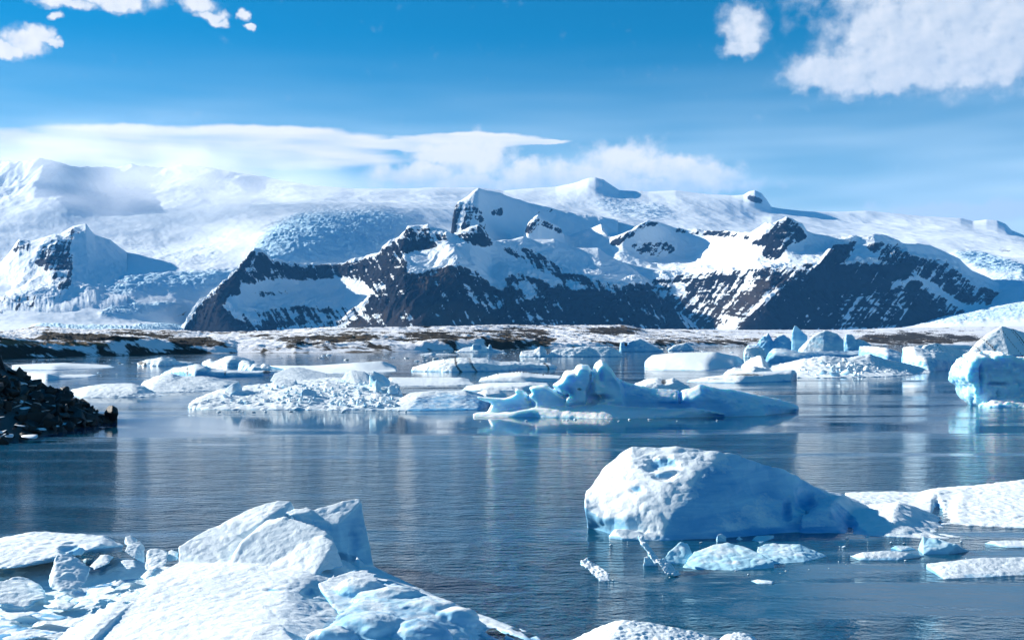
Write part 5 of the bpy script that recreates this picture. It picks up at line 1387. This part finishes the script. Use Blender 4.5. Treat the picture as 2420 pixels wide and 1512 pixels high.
def rock_bank():
    root = bpy.data.objects.new('rock_bank', None)
    COL.objects.link(root)
    root.location = P3(0, 1045, wY(1045))[:2] + (0,)
    root['label'] = 'near-black boulder bank sloping into the water at the left edge'
    root['category'] = 'rock bank'
    base = Vector(root.location)
    fr = [(-330, 1075), (-100, 1060), (0, 1048), (60, 1036), (130, 1022), (200, 1008), (262, 997), (276, 990)]
    cr = [(-330, 700, 122), (-120, 768, 120), (0, 850, 118), (20, 866, 117.6), (60, 888, 117), (100, 908, 116.6), (150, 926, 116), (185, 946, 115.5), (215, 968, 115), (262, 985, 114.6), (277, 989, 114.4)]
    B = Berg('mound', '')
    B.loft([fr, cr], back=(14, 0.4), nx=60, rows=14)
    V = np.array(B.V); F = B.F
    V = V + (fbm3(V / 1.7, 3, 0.55, 7) * 0.35)[:, None] * np.array([0, -1, 0.6])
    me = bpy.data.meshes.new('mound')
    me.from_pydata([tuple(v - np.array(base)) for v in V], [], F)
    me.update()
    mound = put('mound', me, M_BAS, parent=root)
    r = random.Random(5)
    meshes = []
    for i in range(10):
        rr = random.Random(400 + i)
        bm = bmesh.new()
        for _ in range(9):
            v = Vector((rr.gauss(0, 1), rr.gauss(0, 1), rr.gauss(0, 0.8))).normalized() * rr.uniform(0.8, 1.05)
            bm.verts.new(v)
        bmesh.ops.convex_hull(bm, input=bm.verts)
        for v in [v for v in bm.verts if not v.link_faces]:
            bm.verts.remove(v)
        bmesh.ops.bevel(bm, geom=list(bm.edges), offset=0.07, segments=1, affect='EDGES')
        m = bpy.data.meshes.new('boulder')
        bm.to_mesh(m); bm.free()
        m.materials.append(M_BAS)
        meshes.append(m)
    smesh = []
    for i in range(5):
        m = chunk_mesh(500 + i, 0.16, 1)
        m.materials.append(M_SNW)
        smesh.append(m)
    frx = np.array(fr, float); crx = np.array(cr, float)

    def surf(x, t):
        yf = np.interp(x, frx[:, 0], frx[:, 1]); yc = np.interp(x, crx[:, 0], crx[:, 1]); Yc = np.interp(x, crx[:, 0], crx[:, 2])
        a = Vector(P3(x, yf, wY(yf))); c = Vector(P3(x, yc, Yc))
        return a.lerp(c, t)
    n = 0
    while n < 300:
        x = r.uniform(-40, 272); t = r.random()
        p = surf(x, t)
        s = r.choice((0.28, 0.36, 0.45, 0.6, 0.8, 1.05)) * r.uniform(0.8, 1.2)
        if x > 225:
            s = min(s, 0.4)
        o = put('boulder', r.choice(meshes), None, parent=root)
        o.location = p - base + Vector((0, 0, s * 0.15))
        o.rotation_euler = (r.uniform(0, 6.3), r.uniform(0, 6.3), r.uniform(0, 6.3))
        o.scale = (s * r.uniform(0.8, 1.35), s * r.uniform(0.8, 1.2), s * r.uniform(0.7, 1.05))
        n += 1
    for (x, y, Y_, s) in ((262, 976, 113.4, 0.85), (232, 986, 113, 0.6), (206, 978, 114, 0.5), (165, 932, 115.6, 0.75), (150, 922, 116, 0.8), (128, 925, 116, 0.7)):
        o = put('boulder', meshes[n % 10], None, parent=root)
        n += 1
        o.location = Vector(P3(x, y, Y_)) - base
        o.rotation_euler = (r.uniform(-.4, .4), r.uniform(-.4, .4), r.uniform(0, 6.3))
        o.scale = (s, s, s * (1.15 if x == 262 else 0.9))
    for i in range(46):
        t = r.random() ** 1.3
        x = r.uniform(-10, 225)
        p = surf(x, t * 0.8 + 0.03)
        s = r.uniform(0.2, 0.55)
        o = put('snow_patch', r.choice(smesh), None, parent=root)
        o.location = p - base + Vector((0, -0.25, s * 0.15 + 0.28))
        o.rotation_euler = (r.uniform(0.1, 0.5), r.uniform(-0.3, 0.3), r.uniform(0, 6.3))
        o.scale = (s * r.uniform(1, 1.8), s, s)
    for (x, y, s) in ((78, 1030, 1.0), (22, 1028, 0.9), (84, 1002, 0.6), (150, 990, 0.6), (120, 985, 0.7), (182, 982, 0.4)):
        Yw = wY(y + 10)
        o = put('snow_patch', smesh[0], None, parent=root)
        o.location = Vector(P3(x, y, Yw - 0.6)) - base
        o.rotation_euler = (0.1, 0, r.uniform(-.3, .3))
        o.scale = (s * 1.4, s, s)


rock_bank()


# ------------------------------------------------------------------ birds resting on the low floe
def birds():
    m, T = new_mat('dark_plumage')
    T.n('ShaderNodeOutputMaterial', {0: T.n('ShaderNodeBsdfPrincipled', {'Base Color': (0.02, 0.02, 0.022, 1), 'Roughness': 0.7}).outputs[0]})
    # one continuous body: rings from tail to beak
    rings = [(-0.30, 0.02, 0.20), (-0.18, 0.06, 0.21), (-0.05, 0.10, 0.20), (0.07, 0.105, 0.22), (0.14, 0.07, 0.28), (0.16, 0.05, 0.34), (0.20, 0.055, 0.39), (0.245, 0.03, 0.385), (0.31, 0.006, 0.375)]
    V, F = [], []
    for x, r, z in rings:
        for k in range(8):
            a = k * math.pi / 4
            V.append((x, r * math.cos(a), z + r * 0.9 * math.sin(a)))
    for i in range(len(rings) - 1):
        for k in range(8):
            a, b_ = i * 8 + k, i * 8 + (k + 1) % 8
            F.append((a, b_, b_ + 8, a + 8))
    F.append(tuple(range(8))[::-1]); F.append(tuple(range(len(V) - 8, len(V))))
    body = bpy.data.meshes.new('bird_body'); body.from_pydata(V, [], F); body.update()
    body.polygons.foreach_set('use_smooth', np.ones(len(body.polygons), bool)); body.materials.append(m)
    leg = bpy.data.meshes.new('bird_leg')
    leg.from_pydata([(-.012, -.012, 0), (.012, -.012, 0), (.012, .012, 0), (-.012, .012, 0), (-.012, -.012, .16), (.012, -.012, .16), (.012, .012, .16), (-.012, .012, .16), (0.07, 0.03, 0), (0.07, -0.03, 0)], [],
                    [(0, 1, 5, 4), (1, 2, 6, 5), (2, 3, 7, 6), (3, 0, 4, 7), (1, 9, 8, 2), (4, 5, 6, 7)]); leg.update(); leg.materials.append(m)
    floe_o = byl.get('low white floe where a row of dark birds rests')
    r = random.Random(3)
    for x, y in ((1152, 892), (1176, 884), (1205, 880), (1214, 880), (1222, 879), (1229, 879), (1237, 880), (1243, 880), (1250, 881), (1256, 882), (1262, 882.5), (1269, 883), (1283, 886)):
        p = None
        for dy in range(0, 12):
            p = on_ice(floe_o, x, y + dy, None)
            if p:
                break
        if not p:
            continue
        root = put('resting_bird', body, None, label='small dark bird resting on the low white floe', cat='bird', group='birds in a row on the low floe')
        root.location = p - Vector((0, 0, 0.02))
        root.rotation_euler = (0, 0, r.uniform(0, 6.3))
        for s in (-1, 1):
            l = put('leg', leg, None, parent=root)
            l.location = (0.02, 0.045 * s, 0)


birds()


# ------------------------------------------------------------------ a bird gliding over the far shore
def flying_bird():
    m, T = new_mat('brown_plumage')
    T.n('ShaderNodeOutputMaterial', {0: T.n('ShaderNodeBsdfPrincipled', {'Base Color': (0.035, 0.028, 0.022, 1), 'Roughness': 0.8}).outputs[0]})
    rings = [(-0.28, 0.015), (-0.2, 0.05), (-0.05, 0.085), (0.1, 0.07), (0.18, 0.045), (0.24, 0.05), (0.29, 0.03), (0.34, 0.006)]
    V = [(x, r * math.cos(k * math.pi / 3), r * math.sin(k * math.pi / 3)) for x, r in rings for k in range(6)]
    F = [(i * 6 + k, i * 6 + (k + 1) % 6, i * 6 + 6 + (k + 1) % 6, i * 6 + 6 + k) for i in range(len(rings) - 1) for k in range(6)]
    F += [tuple(range(6))[::-1], tuple(range(len(V) - 6, len(V)))]
    me = bpy.data.meshes.new('gliding_bird'); me.from_pydata(V, [], F); me.update()
    me.polygons.foreach_set('use_smooth', np.ones(len(me.polygons), bool))
    root = put('gliding_bird', me, m, label='dark bird gliding before the left glacier with spread wings', cat='bird')
    root.location = P3(432, 742, 150)
    root.rotation_euler = (math.radians(-24), 0, math.radians(70))
    for s in (-1, 1):
        pr = [(0.06, 0.04, 0.02, 0.20), (0.10, 0.28, 0.10, 0.19), (0.02, 0.55, 0.12, 0.11), (-0.10, 0.78, 0.08, 0.02)]
        V, F = [], []
        for x, y, z, c in pr:
            V += [(x, s * y, z + 0.012), (x - c * 0.5, s * y, z + 0.02), (x - c, s * y, z), (x - c * 0.5, s * y, z - 0.008)]
        for i in range(3):
            for k in range(4):
                a, b_ = i * 4 + k, i * 4 + (k + 1) % 4
                F.append((a, b_, b_ + 4, a + 4))
        F += [(0, 1, 2, 3), (12, 13, 14, 15)]
        w = bpy.data.meshes.new('wing'); w.from_pydata(V, [], F); w.update()
        put('wing', w, m, parent=root)


flying_bird()
